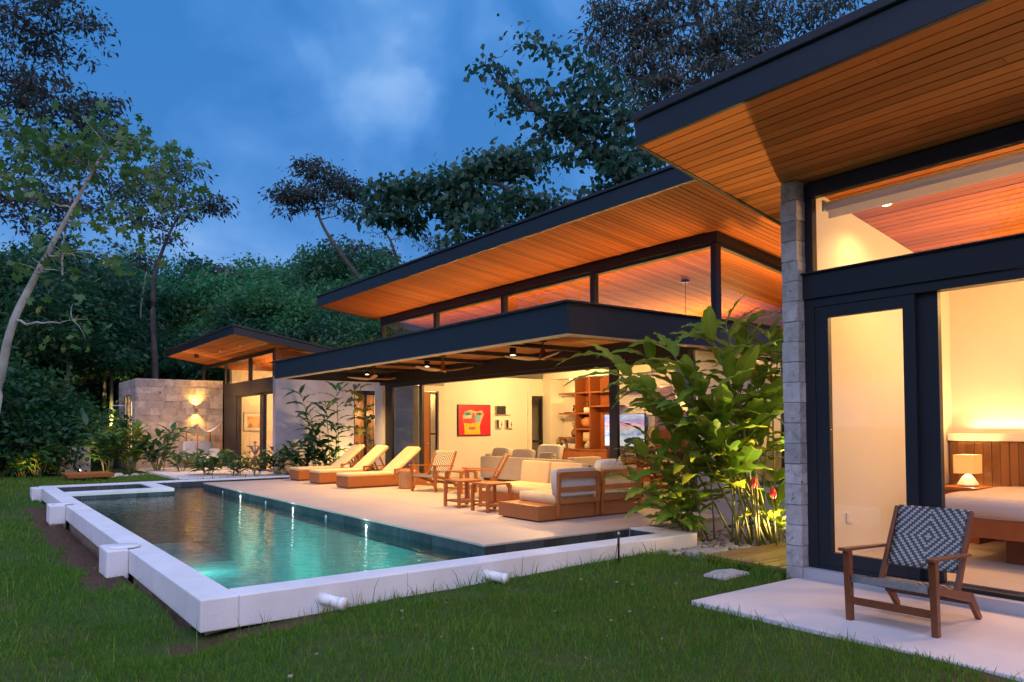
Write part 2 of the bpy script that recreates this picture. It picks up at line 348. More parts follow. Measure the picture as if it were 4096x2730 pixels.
def big_leaf(name, c1, c2, tcol):
    m = M_(name); r = m.orand(); v = m.vec(); c = m.mix(r, c1, c2)
    wv = m.nd('ShaderNodeTexWave'); wv.inputs['Scale'].default_value = 9; wv.inputs['Distortion'].default_value = 1.5; m.l.new(m.vec((1, .25, 1)), wv.inputs['Vector'])
    sy = m.nd('ShaderNodeSeparateXYZ'); m.l.new(v, sy.inputs[0]); rib = m.ramp(m.math('ABSOLUTE', sy.outputs[1]), (.002, 1.), (.006, 0.))
    c = m.mix(m.math('MULTIPLY', rib, .6), c, tuple(min(1, x*2.4) for x in c2)); c = m.mix(m.math('MULTIPLY', m.noise(v, 6, 3), .35), c, tuple(x*.5 for x in c1))
    b = m.bsdf(c, .36, wv.outputs['Fac'], .08, .01, spec=.45); t = m.nd('ShaderNodeBsdfTranslucent'); t.inputs[0].default_value = (*tcol, 1)
    x = m.nd('ShaderNodeMixShader'); x.inputs[0].default_value = .38; m.l.new(b, x.inputs[1]); m.l.new(t.outputs[0], x.inputs[2]); return m.out(x.outputs[0])
MT['ginger'] = big_leaf('ginger_leaf', (.06, .20, .028), (.13, .28, .035), (.42, .48, .05))
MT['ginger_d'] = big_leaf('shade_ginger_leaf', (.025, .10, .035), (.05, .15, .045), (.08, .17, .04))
MT['ginger_y'] = big_leaf('yellow_lit_ginger_leaf', (.20, .22, .03), (.28, .27, .035), (.36, .33, .03))  # yellow light on the leaves is put into their colour
def weave(name, dark, light):
    m = M_(name); tcn = m.nd('ShaderNodeTexCoord'); s = m.nd('ShaderNodeSeparateXYZ'); m.l.new(tcn.outputs['UV'], s.inputs[0])
    u = m.math('SUBTRACT', s.outputs[0], .5); v = m.math('SUBTRACT', s.outputs[1], .5)
    rows = m.math('FRACT', m.math('MULTIPLY', s.outputs[1], 26.)); row = m.math('FLOOR', m.math('MULTIPLY', s.outputs[1], 26.)); vq = m.math('ABSOLUTE', m.math('SUBTRACT', m.math('DIVIDE', row, 26.), .5))
    d = m.math('ADD', m.math('MULTIPLY', m.math('ABSOLUTE', u), 1.25), vq); st = m.math('FRACT', m.math('MULTIPLY', d, 7.5)); on = m.math('LESS_THAN', st, .46); ga = m.math('GREATER_THAN', rows, .2)
    f = m.math('MULTIPLY', on, ga); c = m.mix(f, dark, light); c = m.mix(m.math('MULTIPLY', m.noise(m.vec(), 60, 2), .4), c, tuple(x*.5 for x in light))
    return m.out(m.bsdf(c, .55, m.math('ADD', m.math('MULTIPLY', ga, .6), m.math('MULTIPLY', f, .5)), .5, .004))
MT['weave_d'] = weave('navy_weave', (.016, .018, .026), (.42, .42, .38))
MT['weave_l'] = weave('cream_weave', (.10, .055, .018), (.76, .68, .46))


m = M_('blind_fabric'); a_ = m.nd('ShaderNodeBsdfTranslucent'); a_.inputs[0].default_value = (.85,.80,.72,1); b_ = m.nd('ShaderNodeBsdfDiffuse'); b_.inputs[0].default_value = (.8,.77,.72,1); x_ = m.nd('ShaderNodeMixShader'); x_.inputs[0].default_value = .5; m.l.new(b_.outputs[0], x_.inputs[1]); m.l.new(a_.outputs[0], x_.inputs[2]); MT['blind'] = m.out(x_.outputs[0])
# ------------------------------------------------------------------ ground
def zg(x, y):
    """lawn height (numpy friendly)"""
    s = np.clip((np.asarray(x, float)-2.6)/3.6, 0, 1); s = s*s*(3-2*s)
    z = -.115 + .10*s
    z = z + .012*np.sin(1.3*np.asarray(x)+.7*np.asarray(y)) + .010*np.sin(2.9*np.asarray(y)-1.1*np.asarray(x)) + .006*np.sin(6.1*np.asarray(x)+4.*np.asarray(y))
    x = np.asarray(x, float); y = np.asarray(y, float)
    z = z - .12*np.exp(-(((x-1.40)/.34)**2+((y-6.05)/.30)**2))
    z = z - .06*np.exp(-(((x-2.2)/.4)**2+((y-6.12)/.16)**2))
    z = z - .10*np.exp(-((x-1.28)/.35)**2)*np.clip((y-8)/2.5, 0, 1)*np.clip((18-y)/3, 0, 1)
    return z
def ground_mesh():
    xs = np.concatenate([np.linspace(-400,-14,8), np.arange(-12,9.01,.3), np.linspace(10,16,5), np.linspace(24,400,8)])
    ys = np.concatenate([np.linspace(-400,-9,6), np.arange(-6,33.01,.3), np.linspace(36,60,5), np.linspace(90,500,7)])
    Xg, Yg = np.meshgrid(xs, ys); Zg = zg(Xg, Yg); nx, ny = len(xs), len(ys)
    inside = (Xg > 1.7) & (Xg < 15.2) & (Yg > 6.4) & (Yg < 20.8); Zg = np.where(inside, -2.6, Zg)
    Zg = np.where((Xg > 6.85) & (Xg < 14) & (Yg > 3.95) & (Yg < 6.3), -.16, Zg)
    inside = (Xg > 6.9) & (Xg < 30) & (Yg < 4.2) & (Yg > -30); Zg = np.where(inside, -.3, Zg)
    v = np.stack([Xg, Yg, Zg], -1).reshape(-1, 3)
    i = np.arange(ny-1)[:, None]*nx+np.arange(nx-1)[None, :]; f = np.stack([i, i+1, i+nx+1, i+nx], -1).reshape(-1, 4)
    return v, f
m = M_('lawn_ground'); v_ = m.vec(world=True); sx_ = m.nd('ShaderNodeSeparateXYZ'); m.l.new(v_, sx_.inputs[0])
c_ = m.ramp(m.noise(v_, 1.7, 6, .6), (.3, (.040, .085, .018)), (.52, (.055, .085, .022)), (.7, (.10, .075, .042)))
tr = m.math('MULTIPLY', m.ramp(m.math('ABSOLUTE', m.math('SUBTRACT', sx_.outputs[0], 1.34)), (.16, 1.), (.36, 0.)), m.math('MULTIPLY', m.math('GREATER_THAN', sx_.outputs[1], 8.6), m.math('LESS_THAN', sx_.outputs[1], 17.8)))
fr_ = m.math('MULTIPLY', m.ramp(m.math('ABSOLUTE', m.math('SUBTRACT', sx_.outputs[1], 6.05)), (.06, 1.), (.22, 0.)), m.math('MULTIPLY', m.math('GREATER_THAN', sx_.outputs[0], 1.3), m.math('LESS_THAN', sx_.outputs[0], 2.8)))
c_ = m.mix(m.math('MAXIMUM', tr, fr_), c_, m.mix(m.noise(v_, 9, 4), (.045, .028, .020), (.15, .075, .05)))
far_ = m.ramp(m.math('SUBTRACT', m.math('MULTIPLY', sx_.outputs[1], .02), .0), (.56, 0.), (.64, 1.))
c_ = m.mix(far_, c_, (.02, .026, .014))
MT['lawn'] = m.out(m.bsdf(c_, .95, m.noise(v_, 30, 5), .7, .03, spec=.1))
gv, gf = ground_mesh(); gme = npmesh('lawn', gv, gf, MT['lawn']); gme.polygons.foreach_set('use_smooth', [True]*len(gf))
put('lawn', gme, kind='structure')

# ------------------------------------------------------------------ swimming pool
ZP, ZW = .14, -.005
pool = thing('swimming_pool', 'white rimmed swimming pool with dark tiled edge beside the terrace', 'pool', (1.56, 6.22, 0))
def wp(b, name, mat, parent, bevel=0, off=(1.56, 6.22, 0), smooth=False, **t):
    """part modelled in world coordinates under a thing that stands at off"""
    b.v = [(x-off[0], y-off[1], z-off[2]) for x, y, z in b.v]; return b.build(name, mat, parent, smooth, bevel, **t)
b = B()  # rim: left, front, right end, far, spa
cw = wp(B().box(1.56,1.86,6.22,20.72,-.12,ZP), 'left_wall', MT['white'], pool, .012)
cw = wp(B().box(1.8605,7.54,6.22,6.53,-.12,ZP), 'front_wall', MT['white'], pool, .012)
cw = wp(B().box(7.24,7.54,6.5305,7.16,-.12,ZP), 'end_wall', MT['white'], pool, .01)
cw = wp(B().box(1.8605,8.6,20.30,20.72,-.12,ZP), 'far_wall', MT['white'], pool, .01)
spa = wp(B().box(1.8605,3.95,18.06,18.50,-.06,ZP).box(3.63,3.95,18.5005,20.2995,-.06,ZP), 'spa_rim', MT['white'], pool, .01)
wp(B().box(1.62,7.4,6.30,6.5,-.6,-.121).box(1.62,1.82,6.5,20.6,-.6,-.121), 'footing', MT['found'], pool)
wp(B().box(3.396,3.402,6.2195,6.2205,-.12,ZP), 'joint_line', MT['plinth'], pool)
wp(B().box(1.86,4.86,6.53,20.3,-1.5,-1.4).box(1.80,1.8605,6.53,20.3,-1.4,-.12).box(4.86,4.90,7.105,19.3,-1.4,-.151).box(4.86,4.90,6.5,7.1,-1.4,-.6).box(4.86,7.3,6.53,7.11,-1.5,-.62).box(1.86,4.86,6.46,6.53,-1.4,-.12).box(4.9,7.24,19.3,20.3,-1.5,-.62).box(4.86,7.3,7.05,7.11,-.7,-.6), 'basin', MT['poolfloor'], pool)
tile_me = {}
def tile(dx, dy, dz=.26):
    kx = (round(dx,3), round(dy,3), dz)
    if kx not in tile_me: tile_me[kx] = B().box(0,dx,0,dy,0,dz).mesh('tile', MT['tile'])
    return tile_me[kx]
def tiles(kind, fixed, a0, a1, step, z0=-.15, dz=.264):
    n = max(1, round((a1-a0)/step)); st = (a1-a0)/n
    for i in range(n):
        a = a0+i*st; j = rnd.uniform(0,.002)
        if kind == 'x': put('tile', tile(.012, st-.004, dz), pool, loc=(fixed-.012-j-1.56, a-6.22, z0))      # faces -X
        if kind == 'X': put('tile', tile(.012, st-.004, dz), pool, loc=(fixed+j-1.56, a-6.22, z0))           # faces +X
        if kind == 'y': put('tile', tile(st-.004, .012, dz), pool, loc=(a-1.56, fixed-.012-j-6.22, z0))      # faces -Y
for z0, dz in ((-.15, .264),):
    tiles('x', 4.90, 7.11, 19.3, .30)
    tiles('y', 7.13, 4.90, 7.235, .30)
tiles('x', 7.24, 6.54, 7.10, .29); tiles('y', 18.06, 1.87, 3.95, .26, -.35, .42); tiles('y', 20.30, 1.87, 3.62, .3); tiles('y', 20.30, 3.96, 7.4, .3)
tiles('x', 3.63, 18.52, 20.28, .3); tiles('X', 3.95, 18.08, 20.28, .3)
m = M_('pool_water'); v_ = m.vec((1, 1, 1), world=True); vv = m.vec((1., 2.6, 1), world=True)
rot = m.nd('ShaderNodeVectorRotate', rotation_type='Z_AXIS'); m.l.new(v_, rot.inputs['Vector']); rot.inputs['Angle'].default_value = YAW
sc1 = m.nd('ShaderNodeVectorMath', operation='MULTIPLY'); m.l.new(rot.outputs[0], sc1.inputs[0]); sc1.inputs[1].default_value = (1.0, 2.4, 1)
hgt = m.math('ADD', m.noise(sc1.outputs[0], 3.4, 4, .5, .6), m.math('MULTIPLY', m.noise(v_, 11., 2), .16))
bmp = m.nd('ShaderNodeBump'); bmp.inputs['Strength'].default_value = .22; bmp.inputs['Distance'].default_value = .06; m.l.new(hgt, bmp.inputs['Height'])
frn = m.nd('ShaderNodeFresnel'); frn.inputs[0].default_value = 1.33; m.l.new(bmp.outputs[0], frn.inputs['Normal'])
gl = m.nd('ShaderNodeBsdfGlossy'); gl.inputs['Roughness'].default_value = .02; m.l.new(bmp.outputs[0], gl.inputs['Normal'])
tp = m.nd('ShaderNodeBsdfTransparent'); tp.inputs[0].default_value = (.50, .82, .80, 1)
xs_ = m.nd('ShaderNodeMixShader'); m.l.new(m.math('MULTIPLY', frn.outputs[0], 1.25, True), xs_.inputs[0]); m.l.new(tp.outputs[0], xs_.inputs[1]); m.l.new(gl.outputs[0], xs_.inputs[2])
MT['water'] = m.out(xs_.outputs[0])
wv = B(); wv.add([(1.86,6.53,ZW),(4.886,6.53,ZW),(4.886,18.05,ZW),(1.86,18.05,ZW)], [(0,1,2,3)]); wv.add([(4.886,6.53,ZW),(7.226,6.53,ZW),(7.226,7.116,ZW),(4.886,7.116,ZW)], [(0,1,2,3)])
wv.add([(3.963,18.05,ZW),(4.886,18.05,ZW),(4.886,20.286,ZW),(3.963,20.286,ZW)], [(0,1,2,3)]); wv.add([(1.86,18.505,ZW),(3.617,18.505,ZW),(3.617,20.286,ZW),(1.86,20.286,ZW)], [(0,1,2,3)]); wv.add([(4.886,19.3,ZW),(8.6,19.3,ZW),(8.6,20.286,ZW),(4.886,20.286,ZW)], [(0,1,2,3)])
wv.build('water', MT['water'], kind='structure')
# lights in the terrace edge, just above the water
for i, (y, lit) in enumerate(((16.29,1),(13.19,1),(10.19,1),(17.63,0),(14.68,0),(11.70,0))):
    o = thing('pool_light' if lit else 'water_inlet', ['far','middle','near'][i%3]+(' lit round light in the dark tiles under the terrace edge' if lit else ' pale round inlet fitting in the dark tiles under the terrace edge'), 'pool light' if lit else 'pool inlet', (4.884, y, .022), 0, 'lights along the pool edge' if lit else 'inlets along the pool edge')
    ring = B(); ring.lathe([(.0,0),(.030,0),(.030,.006),(.0,.009)], 16); ring.v = [(-z, x, y_) for x, y_, z in ring.v]
    ring.build('lens' if lit else 'cover', MT['ledw'] if lit else MT['pvc'], o, True)
    rg = B(); rg.lathe([(.038,-.004),(.038,.005),(.030,.005),(.030,-.004)], 16); rg.v = [(-z, x, y_) for x, y_, z in rg.v]; rg.build('rim', MT['metal'], o, True)
    if lit:
        lamp('pool_lamp_and_fill', 'POINT', (4.80, y, .06), .5, (.75, 1, .92), size=.02).visible_glossy = False
        lamp('pool_lamp_and_fill', 'POINT', (3.9, y-.6, -.8), 26, (.32, 1, .9), size=.12).visible_glossy = False  # added underwater fill without a fitting, gives the water a teal glow

# blocks with round skimmer lids on the left wall
for y0, y1, x0, zt, lb in ((9.24, 9.78, 1.335, .152, 'white rendered block with a round lid, nearest on the left pool wall'), (15.2, 15.75, 1.31, .15, 'white rendered block with a round lid, middle one on the left pool wall'), (19.85, 20.4, 1.37, .148, 'white rendered block at the far end of the left pool wall')):
    yc = (y0+y1)/2; o = thing('skimmer_box', lb, 'skimmer', (1.28, yc, -.2), 0, 'skimmer boxes on the pool wall')
    hl = .27
    B().box(x0-1.28,.2795,-hl,hl,.02,.2+zt).build('box', MT['white'], o, bevel=.02)
    B().box(x0-1.275,.275,-hl+.01,hl-.01,-.30,.0195).build('footing', MT['found'], o)
    if y0 < 16: B().lathe([(0,0),(.165,0),(.17,.010),(.16,.018),(0,.02)], 28, (.26,-.06,.2+zt+.001)).build('lid', MT['pvc'], o, True)
for x, lb in ((2.56, 'white plastic drain pipe sticking from the pool wall, left one'), (4.28, 'white plastic drain pipe sticking from the pool wall, right one')):
    o = thing('drain_pipe', lb, 'pipe', (x, 6.22, .02), R(18), 'drain pipes at the pool wall')
    B().tube([(0,.05,0),(.05,-.22,-.035)], .048, 16).build('pipe', MT['pvc'], o, True)
    B().tube([(.043,-.185,-.030),(.053,-.235,-.036)], .054, 16).build('collar', MT['pvc'], o, True)

# ------------------------------------------------------------------ terrace and patios
tm = B().box(4.875,9.30,7.105,19.30,.115,ZP).box(4.93,9.30,7.16,19.25,-.6,.1149)
tm.box(7.5405,9.3,7.165,7.17,-.2,.1)
terr = tm.build('terrace', MT['deck'], bevel=.004, kind='structure')
for y in (8.66, 10.2, 11.75, 13.3, 14.85, 16.4, 17.9): B().box(4.9,9.28,y,y+.004,ZP+.0004,ZP+.0012).build('joint', MT['plinth'], terr)
for x in (6.4, 7.9): B().box(x,x+.004,7.12,19.28,ZP+.0004,ZP+.0012).build('joint', MT['plinth'], terr)
B().box(8.601,9.36,19.25,20.72,-.12,ZP-.004).build('planter_kerb', MT['white'], kind='structure')
B().box(9.31,14.0,7.9,18.7,.02,ZP-.002).build('floor', MT['floor'], kind='structure')
B().box(5.08,6.62,-3,4.27,-.14,0).build('bedroom_patio', MT['patio'], bevel=.008, kind='structure')
B().box(5.2,8.25,24.3,29.6,-.2,.03).box(5.2,8.25,22.9,24.3,-.2,.02).build('guest_patio', MT['patio'], bevel=.008, kind='structure')

# ------------------------------------------------------------------ main house
house = thing('living_house', 'open living pavilion with black steel canopy and clerestory under a sloping cedar roof', 'house', (9.4, 7.3, 0))
H0 = (9.4, 7.3, 0)
S1 = -.131
zr = lambda x: 4.49+S1*(x-9.4)
def slab(b, x0, x1, y0, y1, dz0, dz1, zf):
    return b.hexa([(x0,y0,zf(x0)+dz0),(x1,y0,zf(x1)+dz0),(x1,y1,zf(x1)+dz0),(x0,y1,zf(x0)+dz0),(x0,y0,zf(x0)+dz1),(x1,y0,zf(x1)+dz1),(x1,y1,zf(x1)+dz1),(x0,y1,zf(x0)+dz1)])
RX0, RX1, RY0, RY1 = 7.72, 15.2, 5.6, 18.98
b = B(); slab(b, RX0, RX1, RY0, RY1, .022, .24, zr); roof = wp(b, 'roof', MT['flash'], house, 0, H0)
b = B(); slab(b, RX0-.045, RX0-.0005, RY0-.045, RY1+.045, -.01, .235, zr); slab(b, RX0, RX1, RY0-.045, RY0-.0005, -.01, .235, zr); slab(b, RX0, RX1, RY1+.0005, RY1+.045, -.01, .235, zr)
wp(b, 'fascia', MT['black'], roof, .004, H0)
b = B(); slab(b, RX0-.075, RX1, RY0-.075, RY1+.075, .2405, .285, zr); wp(b, 'flashing', MT['flash'], roof, .006, H0)
n = 130; st = (RY1-RY0)/n
for i in range(n):
    y0 = RY0+i*st; b = B(); j = rnd.uniform(-.0015,.0015)
    slab(b, RX0+.002, RX1, y0+.005, y0+st-.005, j, .021, zr); wp(b, 'plank', MT['ceil_x'], roof, 0, H0)
# clerestory
mull = (7.34, 10.09, 12.91, 15.73, 18.6)
b = B(); slab(b, 9.34, 9.47, 7.26, 18.66, -.16, -.002, zr); slab(b, 9.4705, 14, 7.26, 7.38, -.16, -.002, zr); slab(b, 9.4705, 14, 18.54, 18.66, -.16, -.002, zr)
cl = wp(b, 'clerestory', MT['black'], house, .004, H0)
for y in mull: wp(B().box(9.345,9.465,y-.055,y+.055,3.13,zr(9.47)-.161), 'mullion', MT['black'], cl, .004, H0)
for x in (11.6, 13.94): wp(B().box(x-.05,x+.05,7.265,7.375,3.13,zr(x)-.165), 'mullion', MT['black'], cl, .004, H0)
b = B(); slab(b, 9.36, 9.45, 7.3955, 18.5445, -.215, -.161, zr); slab(b, 9.4655, 13.89, 7.28, 7.36, -.215, -.161, zr); wp(b, 'glazing_bead', MT['black'], cl, 0, H0)
for a, c in zip(mull[:-1], mull[1:]): wp(B().box(9.398,9.406,a+.055,c-.055,3.13,zr(9.406)-.18), 'pane', MT['glassw'], cl, 0, H0)
b = B(); b.hexa([(9.47,7.316,3.13),(13.9,7.316,3.13),(13.9,7.324,3.13),(9.47,7.324,3.13),(9.47,7.316,zr(9.47)-.18),(13.9,7.316,zr(13.9)-.18),(13.9,7.324,zr(13.9)-.18),(9.47,7.324,zr(9.47)-.18)]); wp(b, 'pane', MT['glassw'], cl, 0, H0)
b = B(); b.hexa([(9.47,18.596,3.13),(13.9,18.596,3.13),(13.9,18.604,3.13),(9.47,18.604,3.13),(9.47,18.596,zr(9.47)-.18),(13.9,18.596,zr(13.9)-.18),(13.9,18.604,zr(13.9)-.18),(9.47,18.604,zr(9.47)-.18)]); wp(b, 'pane', MT['glassw'], cl, 0, H0)
# ring beam over doors and canopy
beam = wp(B().box(9.33,9.56,7.85,18.66,2.625,3.10).box(9.3305,14.1,7.30,7.8495,2.70,3.10), 'ring_beam', MT['dark'], house, .004, H0)
wp(B().box(9.25,14.1,7.22,18.7,3.101,3.129), 'flashing', MT['flash'], beam, .004, H0)
CX0, CY0, CY1 = 6.33, 7.30, 18.42
can = wp(B().box(CX0,CX0+.02,CY0,CY1,2.70,3.10).box(CX0+.0205,CX0+.14,CY0,CY1,2.70,2.716).box(CX0+.0205,9.33,CY0,CY0+.02,2.70,3.10).box(CX0+.1405,9.33,CY0+.0205,CY0+.14,2.70,2.716).box(CX0+.0205,9.33,CY1-.02,CY1,2.70,3.10).box(CX0+.0205,9.33,CY0+.02,CY1-.02,3.085,3.10), 'canopy', MT['black'], house, .003, H0)
wp(B().box(CX0+.005,CX0+.17,CY0+.005,CY1-.01,2.686,2.699).box(CX0+.1705,9.3,CY0+.005,CY0+.17,2.686,2.699), 'lit_flange_strip', MT['lit_flange'], can, .002, H0)  # added strip: light caught by the flange underside, put in as colour
wp(B().box(CX0-.06,9.2495,CY0-.06,CY1+.25,3.101,3.128), 'flashing', MT['flash'], can, .004, H0)
for y in (8.72, 10.38, 11.98, 13.58, 15.18, 16.78): wp(B().box(CX0+.145,9.325,y-.05,y+.05,2.878,2.952), 'beam', MT['dark'], can, .003, H0)
n = 124; st = (CY1-CY0-.5)/n
sm = B().box(0,2.80,0,.045,0,.014).mesh('slat', MT['slat'])
for i in range(n): put('slat', sm, can, loc=(CX0+.17-9.4, CY0+.2+i*st-7.3, 2.955+rnd.uniform(-.002,.002)))
wp(B().box(CX0+.15,9.32,17.6,CY1-.03,2.93,2.954), 'soffit_board', MT['dark'], can, 0, H0)
# sliding doors
door = wp(B().box(9.36,9.52,7.84,18.4,2.55,2.6245).box(9.36,9.52,7.84,18.4,.10,.155), 'sliding_door', MT['dark'], house, .003, H0)
for y0, y1, xx in ((18.0,18.4,9.37),(16.42,16.53,9.38),(16.53,16.66,9.44),(9.50,9.70,9.38),(7.78,7.87,9.37)): wp(B().box(xx,xx+.07,y0,y1,.156,2.549), 'stile', MT['dark'], door, .003, H0)
for y0, y1, xx in ((16.66,18.0,9.40),(16.66,18.0,9.46),(7.87,9.5,9.40),(7.87,9.5,9.46)): wp(B().box(xx,xx+.008,y0,y1,.156,2.549), 'pane', MT['glassw'], door, 0, H0)
wp(B().box(9.2,9.36,7.87,9.7,.1405,.20).box(9.2,9.36,7.87,9.7,.06,.14), 'sill', MT['dark'], door, .003, H0)
# walls
wp(B().box(9.30,9.62,18.405,18.9,-.1,2.62), 'end_pier', MT['wall'], house, .006, H0)
wp(B().box(9.46,11.0,7.80,7.98,-.15,2.699).box(11.0,12.0,7.80,7.98,-.15,.45).box(12.0,14.0,7.80,7.98,-.15,2.699), 'garden_wall', MT['lav'], house, .006, H0)
wd = wp(B().box(11.0005,11.06,7.82,7.92,.45,2.69).box(11.94,11.9995,7.82,7.92,.45,2.69).box(11.06,11.94,7.82,7.92,2.62,2.69).box(11.06,11.94,7.82,7.92,.45,.51), 'window', MT['dark'], house, .002, H0)
wp(B().box(11.06,11.94,7.86,7.868,.51,2.62), 'pane', MT['glass'], wd, 0, H0)
wp(B().box(10.26,13.15,16.8,17.0,.14,2.85).box(13.62,14.1,16.8,17.0,.14,2.85).box(13.1505,13.6195,16.8,17.0,2.36,2.85), 'inner_wall', MT['wall'], house, .004, H0)
iw = wp(B().box(13.1505,13.21,16.83,16.93,.14,2.36).box(13.56,13.6195,16.83,16.93,.14,2.36).box(13.21,13.56,16.83,16.93,1.02,1.10).box(13.21,13.56,16.83,16.93,2.27,2.36), 'window', MT['dark'], house, .002, H0)
wp(B().box(13.21,13.56,16.87,16.878,.14,2.27), 'pane', MT['glassw'], iw, 0, H0)
wp(B().box(13.02,13.1495,16.74,16.7995,.14,2.46).box(13.1505,13.66,16.74,16.7995,2.362,2.46), 'window_trim', MT['wall'], house, .003, H0)
b = B(); b.hexa([(14.1,7.98,.14),(14.3,7.98,.14),(14.3,18.6,.14),(14.1,18.6,.14),(14.1,7.98,zr(14.1)-.002),(14.3,7.98,zr(14.3)-.002),(14.3,18.6,zr(14.3)-.002),(14.1,18.6,zr(14.1)-.002)]); wp(b, 'back_wall', MT['wall'], house, 0, H0)
nb = wp(B().box(13.60,14.099,16.45,16.7995,.14,3.3).box(13.60,14.099,13.9,16.4495,2.82,3.3).box(13.60,14.099,12.6,13.8995,2.82,3.3), 'niche_surround', MT['wall'], house, .004, H0)
wp(B().box(10.9,14.05,18.45,18.6,.14,3.1), 'far_wall', MT['lav'], house, 0, H0)
# open timber door in the recess beside the inner wall
dr = wp(B().box(10.10,10.2595,16.80,16.9,.14,2.42).box(9.6,10.2595,16.80,16.9,2.42,2.56), 'door_frame', MT['wall'], house, .004, H0)
wp(B().box(9.58,9.86,16.86,16.91,.15,2.40), 'door_leaf', MT['teak_z'], dr, .004, H0)
wp(B().tube([(9.80,16.82,1.06),(9.80,16.79,1.06),(9.72,16.79,1.06)], .012, 8), 'handle', MT['metal'], dr, 0, H0, True)
wp(B().box(9.865,9.90,16.87,16.91,.15,2.40).box(10.06,10.095,16.87,16.91,.15,2.40).box(9.90,10.06,16.87,16.91,2.33,2.40).box(9.9,10.06,16.87,16.91,1.28,1.33), 'glazed_leaf', MT['dark'], dr, .002, H0)
wp(B().box(9.90,10.06,16.885,16.893,.15,2.33), 'pane', MT['glassw'], dr, 0, H0)
wp(B().box(9.56,10.26,16.80,16.86,2.57,2.84), 'overdoor', MT['lav'], house, 0, H0)
# plaster panel seen through the left sliding door
wp(B().box(10.24,10.2595,17.01,18.44,.14,2.6), 'hall_wall', MT['wall'], house, 0, H0)

# ------------------------------------------------------------------ bedroom house
BH = (6.7, 4.3, 0)
bed_h = thing('bedroom_house', 'near bedroom pavilion with stone pier, black framed glass and cedar soffit', 'house', BH)
S2 = -.17
zb = lambda x: 3.95+S2*(x-6.72)
BX0, BX1, BY0, BY1 = 5.25, 10.8, -4.0, 4.96
b = B(); slab(b, BX0, BX1, BY0, BY1, .022, .22, zb); roof = wp(b, 'roof', MT['flash'], bed_h, 0, BH)
b = B(); slab(b, BX0-.04, BX0-.0005, BY0, BY1+.04, -.012, .215, zb); slab(b, BX0, BX1, BY1+.0005, BY1+.04, -.012, .215, zb); wp(b, 'fascia', MT['black'], roof, .004, BH)
b = B(); slab(b, BX0-.07, BX1, BY0, BY1+.07, .2205, .295, zb); wp(b, 'flashing', MT['flash'], roof, .008, BH)
n = 52; st = (BX1-BX0)/n
for i in range(n):
    x0 = BX0+i*st; cut = [BY0, rnd.uniform(-.5, 4.2), BY1-.002] if rnd.random() < .45 else [BY0, BY1-.002]
    for a, c in zip(cut[:-1], cut[1:]):
        b = B(); j = rnd.uniform(-.002,.002); slab(b, x0+.0055, x0+st-.0055, a+.0015, c-.0015, j, .021, zb); wp(b, 'plank', MT['ceil_y'], roof, 0, BH)
pier = wp(B().box(6.70,6.92,4.24,4.385,-.1,3.9), 'stone_pier', MT['plinth'], bed_h, 0, BH)
hs = .2025
for i in range(20):
    z0 = -.10+i*hs; z1 = min(z0+hs-.004, zb(6.70)-.012)
    if z1 <= z0: break
    dx = rnd.uniform(-.008,.008); wp(B().box(6.68+dx,6.93,4.223+rnd.uniform(-.004,.004),4.40+rnd.uniform(-.004,.006),z0,z1), 'stone', MT['stone_p'], pier, .006, BH)
wp(B().box(6.9305,10.2,4.225,4.39,-.1,3.2), 'side_wall', MT['wall'], bed_h, 0, BH)
b = B(); b.hexa([(6.9305,4.225,3.2),(10.2,4.225,3.2),(10.2,4.39,3.2),(6.9305,4.39,3.2),(6.9305,4.225,zb(6.9305)-.002),(10.2,4.225,zb(10.2)-.002),(10.2,4.39,zb(10.2)-.002),(6.9305,4.39,zb(6.9305)-.002)]); wp(b, 'upper_side_wall', MT['wall'], bed_h, 0, BH)
b = B(); b.hexa([(10.02,-4,.12),(10.2,-4,.12),(10.2,4.2245,.12),(10.02,4.2245,.12),(10.02,-4,zb(10.02)-.002),(10.2,-4,zb(10.2)-.002),(10.2,4.2245,zb(10.2)-.002),(10.02,4.2245,zb(10.02)-.002)]); wp(b, 'headboard_wall', MT['wall'], bed_h, 0, BH)
wp(B().box(6.9,10.1,-4.0,-3.85,.1,3.9), 'end_wall', MT['wall'], bed_h, 0, BH)
B().box(6.93,10.02,-3.9,4.22,.0,.125).build('bedroom_floor', MT['floor'], kind='structure')
wp(B().box(6.70,6.93,-3,4.2245,-.1,.095), 'plinth', MT['plinth'], bed_h, .004, BH)
wp(B().box(6.60,6.6995,-3,4.27,-.12,-.002), 'kerb', MT['plinth'], bed_h, .004, BH)
bm = wp(B().box(6.76,6.93,-3,4.2245,2.745,3.005).box(6.72,6.7595,-3,4.2245,2.99,3.005), 'beam', MT['black'], bed_h, .004, BH)
cl = wp(B().box(6.81,6.90,-3,4.2245,3.77,zb(6.9)-.004).box(6.82,6.90,4.14,4.2245,3.0055,3.7695).box(6.83,6.89,-3,4.14,3.006,3.03), 'clerestory', MT['black'], bed_h, .003, BH)
wp(B().box(6.852,6.860,-3,4.139,3.03,3.769), 'pane', MT['glass'], cl, 0, BH)
df = wp(B().box(6.79,6.93,4.12,4.2245,.096,2.744).box(6.79,6.93,-3,4.1195,2.66,2.744).box(6.79,6.93,-3,4.1195,.096,.13), 'door_frame', MT['black'], bed_h, .003, BH)
sh = wp(B().box(6.80,6.86,3.98,4.1195,.131,2.659).box(6.80,6.86,3.16,3.265,.131,2.659).box(6.80,6.86,3.2655,3.9795,2.545,2.659).box(6.80,6.86,3.2655,3.9795,.131,.265), 'sliding_door', MT['black'], bed_h, .003, BH)
wp(B().box(6.826,6.834,3.2655,3.9795,.265,2.545), 'pane', MT['glass'], sh, 0, BH)
wp(B().tube([(6.78,3.21,.32),(6.78,3.21,.24)], .007, 6), 'bolt', MT['metal'], sh, 0, BH)
